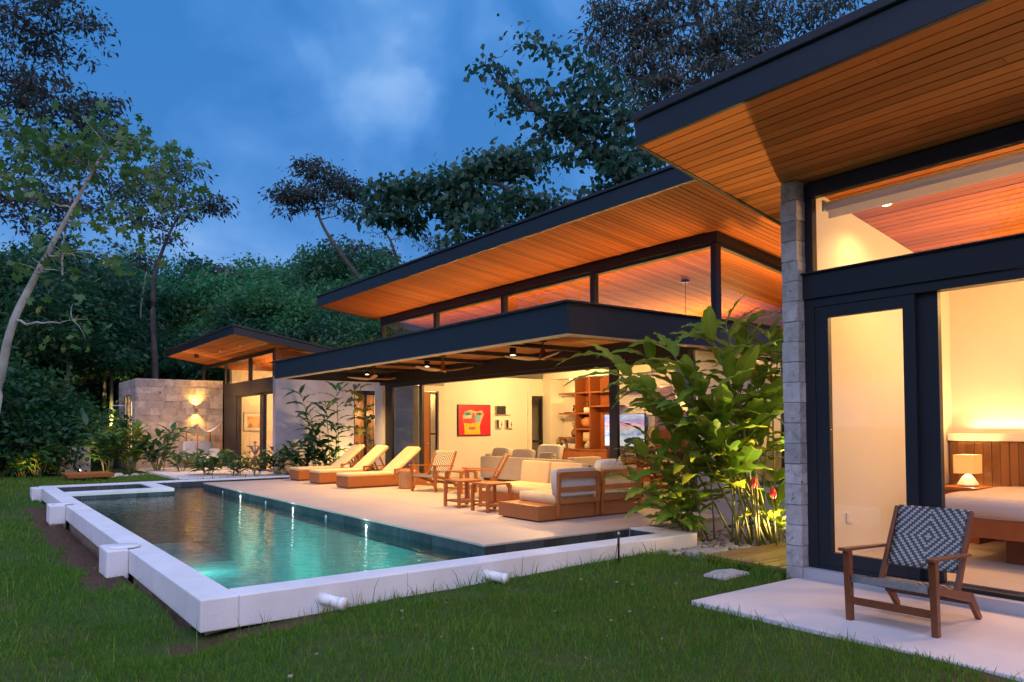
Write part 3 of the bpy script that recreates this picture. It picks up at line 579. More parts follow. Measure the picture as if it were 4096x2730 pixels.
wp(B().box(6.8605,6.925,2.99,3.20,.131,2.659), 'inner_stile', MT['black'], df, .003, BH)
for x in (6.88, 6.905, 6.927): wp(B().box(x,x+.005,-3,2.985,.131,.142), 'track', MT['metal'], df, 0, BH)
o = thing('roller_blind', 'white rolled-up window blind under the near bedroom ceiling', 'blind', (7.02, 4.1, 3.70))
B().tube([(0,0,0),(0,-6,0)], .048, 16).build('roll', MT['blind'], o, True); B().box(-.02,-.012,-6,-.03,-.13,-.02).build('hem', MT['blind'], o); B().box(-.05,.05,.002,.02,-.05,.06).build('bracket', MT['paper'], o)

# ------------------------------------------------------------------ guest house
GH = (8.3, 24.0, 0)
gh = thing('guest_house', 'far guest pavilion with stone wall, lit glass door and sloping cedar eave', 'house', GH)
zq = lambda x: 4.07-.17*(x-8.3)
GX0, GX1, GY0, GY1 = 6.72, 13., 23.15, 32.2
b = B(); slab(b, GX0, GX1, GY0, GY1, .022, .22, zq); roof = wp(b, 'roof', MT['flash'], gh, 0, GH)
b = B(); slab(b, GX0-.04, GX0-.0005, GY0-.04, GY1+.04, -.012, .215, zq); slab(b, GX0, GX1, GY0-.04, GY0-.0005, -.012, .215, zq); slab(b, GX0, GX1, GY1+.0005, GY1+.04, -.012, .215, zq); wp(b, 'fascia', MT['black'], roof, .004, GH)
b = B(); slab(b, GX0-.08, GX1, GY0-.08, GY1+.08, .2205, .28, zq); wp(b, 'flashing', MT['flash'], roof, .008, GH)
n = 48; st = (GX1-GX0)/n
for i in range(n):
    x0 = GX0+i*st; b = B(); slab(b, x0+.005, x0+st-.005, GY0, GY1, rnd.uniform(-.002,.002), .021, zq); wp(b, 'plank', MT['ceil_y'], roof, 0, GH)
sw = wp(B().box(5.22,8.18,29.72,29.9,-.2,3.24).box(5.22,5.26,29.9,30.68,-.2,3.24).box(5.22,5.4,32.1,33.1,-.2,3.24).box(5.22,5.4,30.6805,32.0995,2.68,3.24), 'stone_wall', MT['plinth'], gh, 0, GH)
hs = .258
for r_ in range(13):
    z0 = -.1+r_*hs; z1 = z0+hs-.006; x = 5.2
    while x < 8.19:
        L_ = rnd.uniform(.32, .62); x1 = min(8.19, x+L_); x1 = 8.19 if 8.19-x1 < .18 else x1
        d = rnd.uniform(0, .018); wp(B().box(x+.003,x1-.003,29.655-d,29.715,z0,z1), 'stone', MT['stone_g'], sw, 0, GH); x = x1
    y = 29.66
    while y < 33.0:
        L_ = rnd.uniform(.5, .9); y1 = min(33.1, y+L_)
        if z0 > 2.6 or y1 <= 30.7 or y >= 32.0: wp(B().box(5.155-rnd.uniform(0,.012),5.215,y+.003,y1-.003,z0,z1), 'stone', MT['stone_g'], sw, 0, GH)
        y = y1
wp(B().box(5.15,8.2,29.64,29.92,3.2405,3.28).box(5.15,5.42,29.9205,33.1,3.2405,3.28), 'coping', MT['stone_g'], sw, .01, GH)
sl_ = wp(B().box(5.165,5.185,30.70,30.76,0,2.68).box(5.165,5.185,31.4,31.52,0,2.68).box(5.165,5.185,32.02,32.08,0,2.68), 'side_window', MT['dark'], gh, 0, GH)
wp(B().box(5.172,5.178,30.76,31.4,0,2.68).box(5.172,5.178,31.52,32.02,0,2.68), 'pane', MT['glass'], sl_, 0, GH)
wp(B().box(5.19,5.8,32.05,32.095,0,2.68), 'reveal', MT['wall'], sl_, 0, GH)
wp(B().box(8.0,8.1,29.91,33,-.1,3.2).box(5.4,8.0,33.0,33.1,-.1,3.2), 'bathroom_wall', MT['wall'], gh, 0, GH)
bm = wp(B().box(8.22,8.42,24.08,29.65,2.67,3.14).box(8.22,8.42,29.6505,33,3.0,3.14), 'beam', MT['dark'], gh, .004, GH)
cl = wp(B().box(8.25,8.37,24.1,33,3.93,zq(8.37)-.004), 'clerestory', MT['dark'], gh, .003, GH)
for y in (24.16, 26.68, 29.62, 32.95): wp(B().box(8.25,8.37,y-.06,y+.06,3.141,3.929), 'mullion', MT['dark'], cl, .003, GH)
for a, c in ((24.22,26.62),(26.74,29.56),(29.68,32.9)): wp(B().box(8.30,8.308,a,c,3.141,3.929), 'pane', MT['glassw'], cl, 0, GH)
df = wp(B().box(8.24,8.40,28.1,29.65,.04,2.669), 'door_panel', MT['dark'], gh, 0, GH)
dd_ = wp(B().box(8.26,8.38,27.9,28.099,.04,2.669).box(8.26,8.38,25.13,25.48,.04,2.669).box(8.26,8.38,24.1,24.14,.04,2.669).box(8.26,8.38,24.14,27.9,2.6,2.669).box(8.26,8.38,24.14,27.9,.03,.09), 'glass_door', MT['dark'], gh, .003, GH)
for a, c in ((25.48,27.9),(24.14,25.13)): wp(B().box(8.31,8.318,a,c,.09,2.6), 'pane', MT['glass'], dd_, 0, GH)
for y in (27.82, 25.06): wp(B().tube([(8.24,y,1.05),(8.2,y,1.05),(8.2,y,.86)], .015, 6), 'handle', MT['dark'], dd_, 0, GH)
wp(B().box(8.22,10.95,23.82,24.079,-.2,3.14).box(10.95,11.85,23.82,24.079,2.75,3.14).box(11.85,14,23.82,24.079,-.2,3.14), 'garden_wall', MT['lav'], gh, .006, GH)
b = B(); b.hexa([(8.45,23.86,3.1405),(13,23.86,3.1405),(13,24.05,3.1405),(8.45,24.05,3.1405),(8.45,23.86,zq(8.45)-.01),(13,23.86,zq(13)-.01),(13,24.05,zq(13)-.01),(8.45,24.05,zq(8.45)-.01)]); gb = wp(b, 'gable_wall', MT['cab'], gh, 0, GH)
for i in range(9): wp(B().box(8.5,12.8,23.80,23.855,3.18+i*.075,3.22+i*.075), 'louvre', MT['cabx'], gb, 0, GH)
wp(B().box(8.24,8.44,23.84,24.06,3.1405,zq(8.44)-.012), 'post', MT['cab'], gh, .004, GH)
sw2 = wp(B().box(10.9505,11.0,23.88,23.98,-.1,2.749).box(11.8,11.8495,23.88,23.98,-.1,2.749).box(11.38,11.44,23.88,23.98,-.1,2.749).box(11.0,11.38,23.88,23.98,1.26,1.32).box(11.0,11.8,23.88,23.98,2.60,2.749), 'screen_window', MT['dark'], gh, 0, GH)
for i in range(16): wp(B().box(11.005+i*.05,11.03+i*.05,23.99,24.03,-.1,2.6), 'slat', MT['teak_z'], sw2, 0, GH)
wp(B().box(10.95,11.85,24.6,24.65,-.1,2.8), 'hall_back', MT['wall'], gh, 0, GH)
wp(B().box(8.42,12.2,29.3,29.6,.04,3.7).box(12.0,12.2,24.08,29.3,.04,3.6), 'inner_wall', MT['wall'], gh, 0, GH)
B().box(8.25,12.2,24.08,29.3,-.1,.04).build('guest_floor', MT['floor'], kind='structure')
# ------------------------------------------------------------------ furniture: sun loungers
def make_lounger(label):
    t = thing('sun_lounger', label, 'sun lounger', (6.87, 15.25, ZP), 0, 'sun loungers by the pool')
    B().box(.02,1.95,.02,.62,0,.05).build('recess', MT['dteak'], t)
    B().box(0,1.98,0,.65,.04,.26).build('base', MT['teak'], t, bevel=.006)
    b = B(); b.soft((.56,.325,.295), (.58,.325,.036), .16, 28, 8); b.build('seat_cushion', MT['cream'], t, True)
    ang = math.atan2(.56, .68); M = Matrix.Rotation(-ang, 3, 'Y')
    b = B(); b.soft((1.45,.325,.555), (.49,.325,.038), .16, 28, 8, M); b.build('back_cushion', MT['cream'], t, True)
    for y in (.06, .59): B().bar((1.14,y,.27),(1.80,y,.80),.035,.045).build('back_rail', MT['teak'], t, bevel=.003)
    for i in range(8):
        f = .08+i*.125; p = Vector((1.14+.66*f, 0, .262+.53*f)); d = Vector((-.63,0,.78))
        B().bar(p+Vector((0,.03,0))+d*.03, p+Vector((0,.62,0))+d*.03, .055, .016, d).build('slat', MT['teak_y'], t)
    B().bar((1.60,.1,.64),(1.78,.1,.26),.03,.04).bar((1.60,.55,.64),(1.78,.55,.26),.03,.04).build('prop', MT['teak_z'], t)
    for y in (-.02, .645):
        B().box(1.12,1.72,y,y+.028,.375,.405).box(1.12,1.16,y+.001,y+.027,.2,.374).box(1.68,1.72,y+.001,y+.027,.2,.374).build('armrest', MT['teak'], t, bevel=.004)
    return t
lg = make_lounger('cream cushioned sun lounger nearest the camera, beside the wooden stump')
dup(lg, (6.88, 16.88, ZP), 0, 'cream cushioned sun lounger in the middle of the three')
dup(lg, (6.90, 18.27, ZP), 0, 'cream cushioned sun lounger farthest from the camera, by the plant wall')
o = thing('stump_stool', 'round log stump stool beside the nearest sun lounger', 'stool', (7.98, 14.62, ZP)); B().lathe([(.18,0),(.188,.04),(.182,.2),(.19,.37),(.182,.405),(0,.41)], 28).build('log', MT['log'], o, True); B().lathe([(.0,0),(.165,0),(.165,.004),(0,.005)], 24, (0,0,.411)).build('cut_face', MT['teak'], o)

# ------------------------------------------------------------------ woven armchairs
def panel(name, p00, p10, p11, p01, sag, th, mt, par, n=10):
    """woven sling with uv; corners along u then v"""
    p00, p10, p11, p01 = map(Vector, (p00, p10, p11, p01)); nrm = (p10-p00).cross(p01-p00).normalized(); vs = []; uv = []
    for s_ in (0, 1):
        for j in range(n+1):
            for i in range(n+1):
                u, v = i/n, j/n; p = (p00*(1-u)+p10*u)*(1-v)+(p01*(1-u)+p11*u)*v
                vs.append(p-nrm*(sag*math.sin(math.pi*v)*(.6+.4*math.sin(math.pi*u))+th*s_)); uv.append((u, v))
    q = n+1; o2 = q*q; fs = []
    for j in range(n):
        for i in range(n):
            a = j*q+i; fs += [(a,a+1,a+q+1,a+q), (o2+a,o2+a+q,o2+a+q+1,o2+a+1)]
    for i in range(n):
        for a, b_ in ((i,i+1),(n*q+i+1,n*q+i)): fs.append((b_,a,o2+a,o2+b_))
        for a, b_ in (((i+1)*q,i*q),(i*q+n,(i+1)*q+n)): fs.append((b_,a,o2+a,o2+b_))
    b = B(); b.add(vs, fs); me = b.mesh(name, mt, True); ul = me.uv_layers.new(name='uv')
    for li, lp in enumerate(me.loops): ul.data[li].uv = uv[lp.vertex_index]
    return put(name, me, par)
def make_chair(label, loc, rz, wv, wd, group=None):
    t = thing('woven_armchair', label, 'armchair', loc, rz, group); W2 = .31
    for s_ in (-1, 1):
        x = s_*W2
        B().bar((x,.012,0),(x,-.012,.53),.046,.052,(0,1,0),.052,.062).build('leg', wd, t, bevel=.005)
        b = B(); b.bar((x*.985,.80,0),(x*.985,.62,.20),.034,.05,(0,0,1),.034,.075); b.bar((x*.985,.625,.19),(x*.985,.02,.325),.034,.072,(0,0,1),.034,.05); b.build('rear_leg', wd, t, bevel=.005)
        B().bar((x*.90,.45,.22),(x*.90,.775,.82),.034,.06,(0,1,0),.03,.042).build('back_post', wd, t, bevel=.005)
        B().bar((x*1.02,-.09,.547),(x*1.0,.62,.512),.062,.024,(0,0,1),.045,.022).build('armrest', wd, t, bevel=.006)
    B().bar((-W2,.0,.155),(W2,.0,.155),.026,.055).build('front_stretcher', wd, t, bevel=.003)
    B().bar((-W2,.60,.165),(W2,.60,.165),.026,.05).build('rear_stretcher', wd, t, bevel=.003)
    B().tube([(-W2,.0,.325),(W2,.0,.325)], .022, 10).build('front_rail', wd, t, True)
    panel('woven_seat', (-.275,-.02,.352), (.275,-.02,.352), (.275,.52,.275), (-.275,.52,.275), .035, .014, wv, t)
    B().bar((-.28,.785,.80),(.28,.785,.80),.02,.03).build('top_rail', wd, t)
    panel('woven_edge', (-.275,-.030,.30), (.275,-.030,.30), (.275,-.026,.353), (-.275,-.026,.353), 0, .006, wv, t, 6)
    panel('woven_back', (-.262,.535,.375), (.262,.535,.375), (.262,.765,.835), (-.262,.765,.835), .012, .014, wv, t)
    return t
make_chair('dark wood armchair woven in navy and white, alone on the bedroom patio', (5.535, 2.79, 0), R(-90+2), MT['weave_d'], MT['dteak'])
def face_rot(dx, dy): return math.atan2(dy, dx)+math.pi/2
make_chair('cream woven teak armchair facing the pool beside the stump stool', (7.86, 13.69, ZP), face_rot(-.92,-.36), MT['weave_l'], MT['teak_z'], 'woven armchairs on the terrace')
make_chair('cream woven teak armchair turned side-on behind the two side tables', (7.86, 12.02, ZP), face_rot(-.86,.50), MT['weave_l'], MT['teak_z'], 'woven armchairs on the terrace')
# ------------------------------------------------------------------ side tables
def make_table(label, loc, rz=0):
    t = thing('side_table', label, 'side table', loc, rz, 'slatted teak side tables'); h = .455; a = .215
    B().box(-.225,.225,-.225,.225,h-.03,h).build('table_top', MT['teak'], t, bevel=.005)
    for x in (-a, a):
        for y in (-a, a):
            sx_, sy_ = (1 if x < 0 else -1), (1 if y < 0 else -1)
            b = B(); b.box(x-.024,x+.024,y-.024,y+.024,0,h-.031)
            b.prism([(x+sx_*.024,y-.015,h-.031),(x+sx_*.075,y-.015,h-.031),(x+sx_*.024,y-.015,h-.10)] if sx_ > 0 else [(x-.024,y-.015,h-.10),(x-.075,y-.015,h-.031),(x-.024,y-.015,h-.031)], (0,.03,0)); b.build('leg', MT['teak_z'], t, bevel=.003)
    B().box(-a+.025,a-.025,-.14,.14,.085,.11).build('shelf', MT['teak'], t, bevel=.003)
    for y in (-a, a): B().box(-a+.025,a-.025,y-.012,y+.012,.08,.112).build('rail', MT['teak'], t, bevel=.002)
    return t
tb = make_table('small teak side table with a shelf, left one of the two in front', (6.92, 10.72, ZP))
dup(tb, (6.92, 9.88, ZP), 0, 'small teak side table with a shelf, next to the corner sofa')
dup(tb, (8.32, 12.95, ZP), R(12), 'small teak side table between the two cream woven armchairs')
# ------------------------------------------------------------------ corner sofa
def soft(b, x0, x1, y0, y1, z0, z1, ex=.14, nu=28, nv=8): return b.soft(((x0+x1)/2,(y0+y1)/2,(z0+z1)/2), ((x1-x0)/2,(y1-y0)/2,(z1-z0)/2), ex, nu, nv)
t = thing('corner_sofa', 'teak corner sofa with cream cushions and its slatted back to the pool front', 'sofa', (6.57, 8.24, ZP))
def sp(b, n_, m_, **k_): return wp(b, n_, MT[m_], t, off=(6.57, 8.24, ZP), **k_)
z = ZP
sp(B().box(6.62,8.58,8.26,9.15,z,z+.05), 'recess', 'dteak')
for x0, x1 in ((6.57,7.735),(7.745,8.62)): sp(B().box(x0,x1,8.24,9.19,z+.022,z+.225), 'platform', 'teak', bevel=.006)
for x0, x1 in ((6.90,7.715),(7.765,8.615)):
    for xx, s_ in ((x0,1),(x1-.05,-1)):
        b = B(); b.hexa([(xx,8.205,z+.05),(xx+.05,8.205,z+.05),(xx+.05,8.238,z+.05),(xx,8.238,z+.05),(xx,8.16,z+.68),(xx+.05,8.16,z+.68),(xx+.05,8.225,z+.70),(xx,8.225,z+.70)]); sp(b, 'back_post', 'teak_z', bevel=.008)
    for za, zb_ in ((.60,.695),(.405,.475),(.235,.305)): sp(B().box(x0+.05,x1-.05,8.185,8.215,z+za,z+zb_), 'back_rail', 'teak', bevel=.004)
for x0, x1 in ((6.93,7.72),(7.77,8.60)):
    sp(soft(B(), x0, x1, 8.30, 9.17, z+.225, z+.365, .09), 'seat_cushion', 'cream', smooth=True)
    M = Matrix.Rotation(R(-9), 3, 'X'); b = B(); b.soft(((x0+x1)/2, 8.315, z+.53), ((x1-x0)/2, .085, .205), .16, 28, 8, M); sp(b, 'back_cushion', 'greige' if x0 < 7 else 'cream', smooth=True)
for y0, y1 in ((9.2,10.03),(10.04,10.87)):
    sp(B().box(7.45,8.52,y0,y1,z+.035,z+.225), 'platform', 'teak_y', bevel=.006); sp(B().box(7.5,8.48,y0,y1-.03,z,z+.034), 'recess', 'dteak')
    sp(soft(B(), 7.46, 8.40, y0+.01, y1-.01, z+.225, z+.365, .09), 'seat_cushion', 'cream', smooth=True)
    b = B(); M = Matrix.Rotation(R(9), 3, 'Y'); b.soft((8.34,(y0+y1)/2,z+.53), (.085,(y1-y0)/2-.012,.205), .16, 28, 8, M); sp(b, 'back_cushion', 'cream', smooth=True)
    sp(B().box(8.45,8.49,y0+.02,y1-.02,z+.60,z+.69).box(8.45,8.49,y0+.02,y1-.02,z+.4,z+.47).box(8.45,8.5,y0+.02,y0+.07,z+.1,z+.7), 'side_frame', 'teak_y', bevel=.004)
sp(B().box(7.45,8.52,10.8705,10.92,z+.035,z+.225), 'end_board', 'teak', bevel=.004)
o = thing('throw_pillow', 'plump white pillow on the right corner of the outdoor sofa', 'pillow', (8.30, 8.62, z+.37)); b = B(); b.soft((0,0,.27), (.27,.085,.19), .42, 24, 12, Matrix.Rotation(R(14), 3, 'X')); b.build('cover', MT['pillow'], o, True)
# ------------------------------------------------------------------ living room
t = thing('lounge_sofa', 'long greige fabric sofa with its back to the terrace, facing the screen', 'sofa', (10.75, 12.4, ZP))
def sp(b, n_, m_, **k_): return wp(b, n_, MT[m_], t, off=(10.75, 12.4, ZP), **k_)
sp(B().box(10.80,11.7,12.45,15.75,z,z+.06), 'plinth', 'dteak')
sp(soft(B(), 10.75, 10.97, 12.40, 15.85, z+.05, z+.60, .09, 36, 10), 'back', 'greige', smooth=True)
sp(soft(B(), 10.9, 11.75, 15.62, 15.85, z+.05, z+.66, .1), 'arm', 'greige', smooth=True)
sp(soft(B(), 10.9, 11.75, 12.40, 12.62, z+.05, z+.66, .1), 'arm', 'greige', smooth=True)
sp(soft(B(), 10.95, 11.75, 12.6, 15.64, z+.06, z+.42, .1, 36), 'seat', 'greige', smooth=True)
def pil(y, zz, hy, hz, m_, lb, x=11.08, ex=.42):
    o = thing('sofa_cushion', lb, 'cushion', (x, y, z+.42), 0, 'cushions on the lounge sofa'); b = B(); b.soft((0,0,zz-z-.42), (.09,hy,hz), ex, 22, 10, Matrix.Rotation(R(12), 3, 'Y')); b.build('cover', MT[m_], o, True)
pil(15.35, .77, .36, .19, 'greige', 'greige scatter cushion at the left end of the lounge sofa'); pil(14.45, .76, .40, .19, 'greige', 'greige scatter cushion in the middle of the lounge sofa')
pil(13.7, .86, .42, .20, 'pillow', 'pale cushion standing tallest on the lounge sofa', 11.3)
m = M_('patterned_cushion'); v_ = m.vec(); s_ = m.nd('ShaderNodeSeparateXYZ'); m.l.new(v_, s_.inputs[0]); d_ = m.math('ADD', m.math('ABSOLUTE', m.math('SUBTRACT', m.math('FRACT', m.math('MULTIPLY', s_.outputs[1], 4.5)), .5)), m.math('ABSOLUTE', m.math('SUBTRACT', m.math('FRACT', m.math('MULTIPLY', s_.outputs[2], 4.5)), .5)))
MT['patt'] = m.out(m.bsdf(m.mix(m.math('GREATER_THAN', m.math('FRACT', m.math('MULTIPLY', d_, 5.)), .5), (.10, .09, .08), (.62, .54, .46)), .9))
pil(13.45, .74, .24, .15, 'patt', 'small cushion with black diamond pattern on the lounge sofa', 11.02)
# painting, boxes, socket on the inner wall
t = thing('red_painting', 'square red painting of an abstract yellow face on the cream wall', 'painting', (11.2, 16.79, 1.66))
B().box(-.53,.53,-.03,.005,-.42,.42).build('frame', MT['black'], t, bevel=.003); red = plain('red_paint', (.72, .006, .022), .5, .08, 6)
B().box(-.505,.505,-.034,-.0305,-.395,.395).build('canvas', red, t)
def patch(pts, c, d, n_='patch'):
    mm = plain('paint', c, .6, .2, 14.); B().prism([(a-.5, d, .5-b_) for a, b_ in [(p[0]*1.0, p[1]*.78+.11) for p in pts]], (0, .0015, 0)).build(n_, mm, t)
patch([(.12,.35),(.2,.2),(.38,.14),(.55,.2),(.74,.16),(.8,.3),(.72,.5),(.66,.7),(.68,.98),(.17,.98),(.2,.75),(.13,.55)], (.50,.40,.28), -.036, 'face')
patch([(.16,.62),(.66,.62),(.67,.98),(.18,.98)], (.78,.50,.02), -.0375, 'chin'); patch([(.13,.46),(.45,.42),(.5,.55),(.4,.62),(.14,.58)], (.50,.05,.04), -.0378, 'cheek')
patch([(.5,.34),(.68,.3),(.66,.52),(.5,.56)], (.16,.38,.52), -.0379, 'cheek'); patch([(.42,.25),(.5,.25),(.52,.58),(.4,.6)], (.45,.08,.12), -.0381, 'nose')
patch([(.3,.74),(.5,.72),(.54,.78),(.48,.83),(.32,.82)], (.46,.10,.18), -.0383, 'mouth'); patch([(.15,.27),(.25,.21),(.38,.24),(.38,.33),(.2,.34)], (.04,.33,.30), -.0385, 'eye'); patch([(.52,.27),(.64,.22),(.76,.27),(.7,.33),(.56,.33)], (.14,.16,.05), -.0387, 'eye')
patch([(.2,.34),(.38,.33),(.38,.44),(.22,.44)], (.6,.56,.5), -.0388, 'lash_patch'); patch([(.26,.26),(.31,.26),(.31,.31),(.26,.31)], (.02,.02,.02), -.0395, 'pupil'); patch([(.63,.26),(.68,.26),(.68,.31),(.63,.31)], (.02,.02,.02), -.0395, 'pupil')
for (x, zz, w_, h_, dc, lb) in ((12.14,1.94,.50,.24,'dark','wide shallow wall box with a dark side, above two small ones'),(12.0,1.56,.20,.23,'paper','small square wall box with a black motif, lower left of three'),(12.34,1.56,.24,.23,'paper','small square wall box, lower right of three')):
    o = thing('wall_box', lb, 'wall box', (x, 16.798, zz), 0, 'box frames on the cream wall'); B().box(-w_/2,w_/2,-.10,0,-h_/2,h_/2).build('case', MT['wall'], o, bevel=.003); B().box(-w_/2-.003,-w_/2+w_*(.62 if w_ > .4 else .3),-.1035,-.1005,-h_/2+.005,h_/2-.005).build('dark_panel', MT['dark'], o)
    if dc == 'paper': B().tube([(.04,-.104,-.08),(.05,-.104,.02),(.03,-.104,.06)], .008, 6).lathe([(0,0),(.02,.01),(.02,.03),(0,.05)], 8, (.05,-.104,-.04)).build('motif', MT['dark'], o)
o = thing('wall_socket', 'pale wall socket low on the cream wall behind the armchairs', 'socket', (11.0, 16.799, .56)); B().box(-.06,.06,-.012,0,-.045,.045).build('plate', MT['pvc'], o, bevel=.004); B().box(-.03,.0,-.014,-.0121,-.02,.02).box(.01,.04,-.014,-.0121,-.02,.02).build('rocker', MT['paper'], o)
# shelf wall, ornaments
t = thing('wall_shelf', 'open red-brown wall shelving with stepped boards in the living room niche', 'shelving', (13.60, 13.0, 0))
def sp(b, n_, m_, **k_): return wp(b, n_, MT[m_], t, off=(13.60, 13.0, 0), **k_)
for y0 in (15.14, 14.56): sp(B().box(13.66,14.095,y0+.30,y0+.335,.865,2.815), 'upright', 'cab', bevel=.003)
for y0, y1, zz in ((15.475,16.2,2.40),(15.475,16.2,1.84),(15.475,16.2,1.16),(14.895,15.44,2.40),(14.895,15.44,1.84),(14.895,15.44,1.41),(13.2,14.86,2.40),(13.95,14.86,2.02)): sp(B().box(13.68,14.09,y0,y1,zz-.022,zz+.022), 'shelf', 'cabx', bevel=.003)
for y0, y1 in ((15.10,15.4395),(14.52,14.8595)): sp(B().box(14.04,14.098,y0,y1,.87,2.81), 'back_board', 'cab')
t = thing('media_cabinet', 'low red-brown cabinet under the shelving and the screen', 'cabinet', (13.5, 12.6, 0))
def sp(b, n_, m_, **k_): return wp(b, n_, MT[m_], t, off=(13.5, 12.6, 0), **k_)
sp(B().box(13.55,14.09,12.6,16.44,.14,.835), 'carcass', 'cab'); sp(B().box(13.52,14.095,12.6,16.446,.8355,.865), 'top', 'cabx', bevel=.004)
for i in range(6): sp(B().box(13.532,13.549,12.62+i*.637,13.25+i*.637,.18,.81), 'door', 'cab', bevel=.004)
def orn(name, lb, cat, loc, prof, m_, grp=None):
    o = thing(name, lb, cat, loc, 0, grp); B().lathe(prof, 18).build('body', MT[m_], o, True); return o
o = orn('clay_jug', 'brown clay jug with curled handles on the lower left shelf', 'jug', (13.85,15.66,1.183), [(.07,0),(.12,.06),(.13,.14),(.06,.25),(.045,.32),(.07,.38),(.06,.385)], 'brown')
B().tube([(0,-.11,.17),(0,-.17,.25),(0,-.14,.33),(0,-.05,.36)], .014, 8).tube([(0,.05,.38),(0,.12,.40),(0,.13,.33),(0,.07,.30)], .014, 8).build('handle', MT['brown'], o, True)
orn('round_pot', 'round striped terracotta pot on the middle shelf', 'pot', (13.85,15.15,1.433), [(.07,0),(.16,.06),(.19,.15),(.16,.25),(.09,.30),(.08,.30)], 'clay')
o = thing('carved_figures', 'dark carving of two linked figures on the upper left shelf', 'figurine', (13.85,15.68,1.863))
for y in (-.05,.05): B().tube([(0,y,0),(0,y*1.2,.08),(0,y*.8,.15)], [.022,.03,.02], 8).build('figure_body', MT['dark'], o, True); B().soft((0,y*.8,.19), (.028,.028,.032), .8, 12, 8).build('head', MT['dark'], o, True)
B().tube([(0,-.08,.1),(0,0,.16),(0,.08,.1)], .012, 6).build('arms', MT['dark'], o, True); B().box(-.05,.05,-.1,.1,-.0,.012).build('base', MT['dark'], o)
o = thing('tray', 'flat dark dish on the upper left shelf', 'dish', (13.85,15.99,1.863)); B().lathe([(.05,0),(.11,.012),(.115,.02),(0,.012)], 18).build('dish_body', MT['dark'], o, True)
def books(loc, cols, lb, w_=.2):
    for i, c in enumerate(cols):
        mm = plain('book_cover', c, .6, .1, 8., world=False); o = thing('book', lb[i], 'book', (loc[0], loc[1]+rnd.uniform(-.012,.012), loc[2]+i*.034), R(rnd.uniform(-5,5)), 'stacked books on the shelves')
        B().box(-.075,.075,-w_/2,w_/2,0,.033).build('cover', mm, o); B().box(-.078,-.0755,-w_/2+.006,w_/2-.006,.004,.029).build('spine_band', MT['paper'], o)
books((13.85,15.12,1.863), ((.7,.68,.6),(.12,.13,.12),(.74,.7,.6),(.7,.66,.55)), ['white book at the bottom of the upper stack', 'dark book second in the upper stack', 'cream book third in the upper stack', 'cream book on top of the upper stack under the whale tail'], .24)
o = thing('whale_tail', 'dark whale tail carving standing on the stacked books', 'figurine', (13.85,15.12,2.0)); b = B(); b.tube([(0,0,0),(0,.01,.08),(0,.0,.14)], [.03,.016,.012], 8); b.prism([(0,0,.12),(0,.1,.18),(0,.12,.2),(0,.04,.18),(0,0,.165),(0,-.04,.18),(0,-.11,.19),(0,-.09,.16)], (.012,0,0)); b.build('tail', MT['dark'], o)
books((13.82,15.72,.867), ((.6,.08,.05),(.72,.12,.08),(.65,.42,.3),(.75,.6,.5)), ['dark red book at the bottom of the lower stack', 'red book second in the lower stack', 'pinkish book third in the lower stack', 'pale book on top of the lower stack'], .3)
def table_lamp(lb, loc, r0, h0, hs_, base_m, power, k=1., grp=None, glow=True):
    o = thing('table_lamp', lb, 'lamp', loc, 0, grp)
    B().lathe([(r0*.62,0),(r0*.9,h0*.12),(r0*.75,h0*.5),(r0*.22,h0*.88),(r0*.14,h0)], 22).build('lamp_base', MT[base_m], o, True)
    b = B(); n_ = 28; R0, R1 = r0*1.12*k, r0*1.0*k; vs = []
    for rr, zz in ((R0,h0*.96),(R1,h0*.96+hs_),(R1-.004,h0*.96+hs_),(R0-.004,h0*.96)): vs += [(rr*math.cos(2*math.pi*j/n_), rr*math.sin(2*math.pi*j/n_), zz) for j in range(n_)]
    b.add(vs, [(i*n_+j, i*n_+(j+1)%n_, ((i+1)%4)*n_+(j+1)%n_, ((i+1)%4)*n_+j) for i in range(4) for j in range(n_)]); b.build('lamp_shade', MT['shade'], o, True)
    lamp('lamp_bulb', 'POINT', (loc[0], loc[1], loc[2]+h0*.96+hs_*.45), power, WARM, size=.025) if power else None
    return o
m = M_('lamp_shade'); a_ = m.nd('ShaderNodeBsdfTranslucent'); a_.inputs[0].default_value = (.82,.66,.42,1); b_ = m.nd('ShaderNodeBsdfDiffuse'); b_.inputs[0].default_value = (.74,.68,.56,1); x_ = m.nd('ShaderNodeMixShader'); x_.inputs[0].default_value = .55; m.l.new(b_.outputs[0], x_.inputs[1]); m.l.new(a_.outputs[0], x_.inputs[2]); MT['shade'] = m.out(x_.outputs[0])
table_lamp('table lamp with square cream shade and blue-grey base on the media cabinet', (13.8,15.10,.867), .13, .22, .24, 'bluegrey', 2.5)
table_lamp('tiny white table lamp at the far left of the media cabinet', (13.8,16.32,.867), .075, .16, .13, 'pvc', 0, 1., 'tiny pair of lamps')
table_lamp('tiny white table lamp, right one of the pair on the media cabinet', (13.8,16.10,.867), .075, .16, .13, 'pvc', 0, 1., 'tiny pair of lamps')
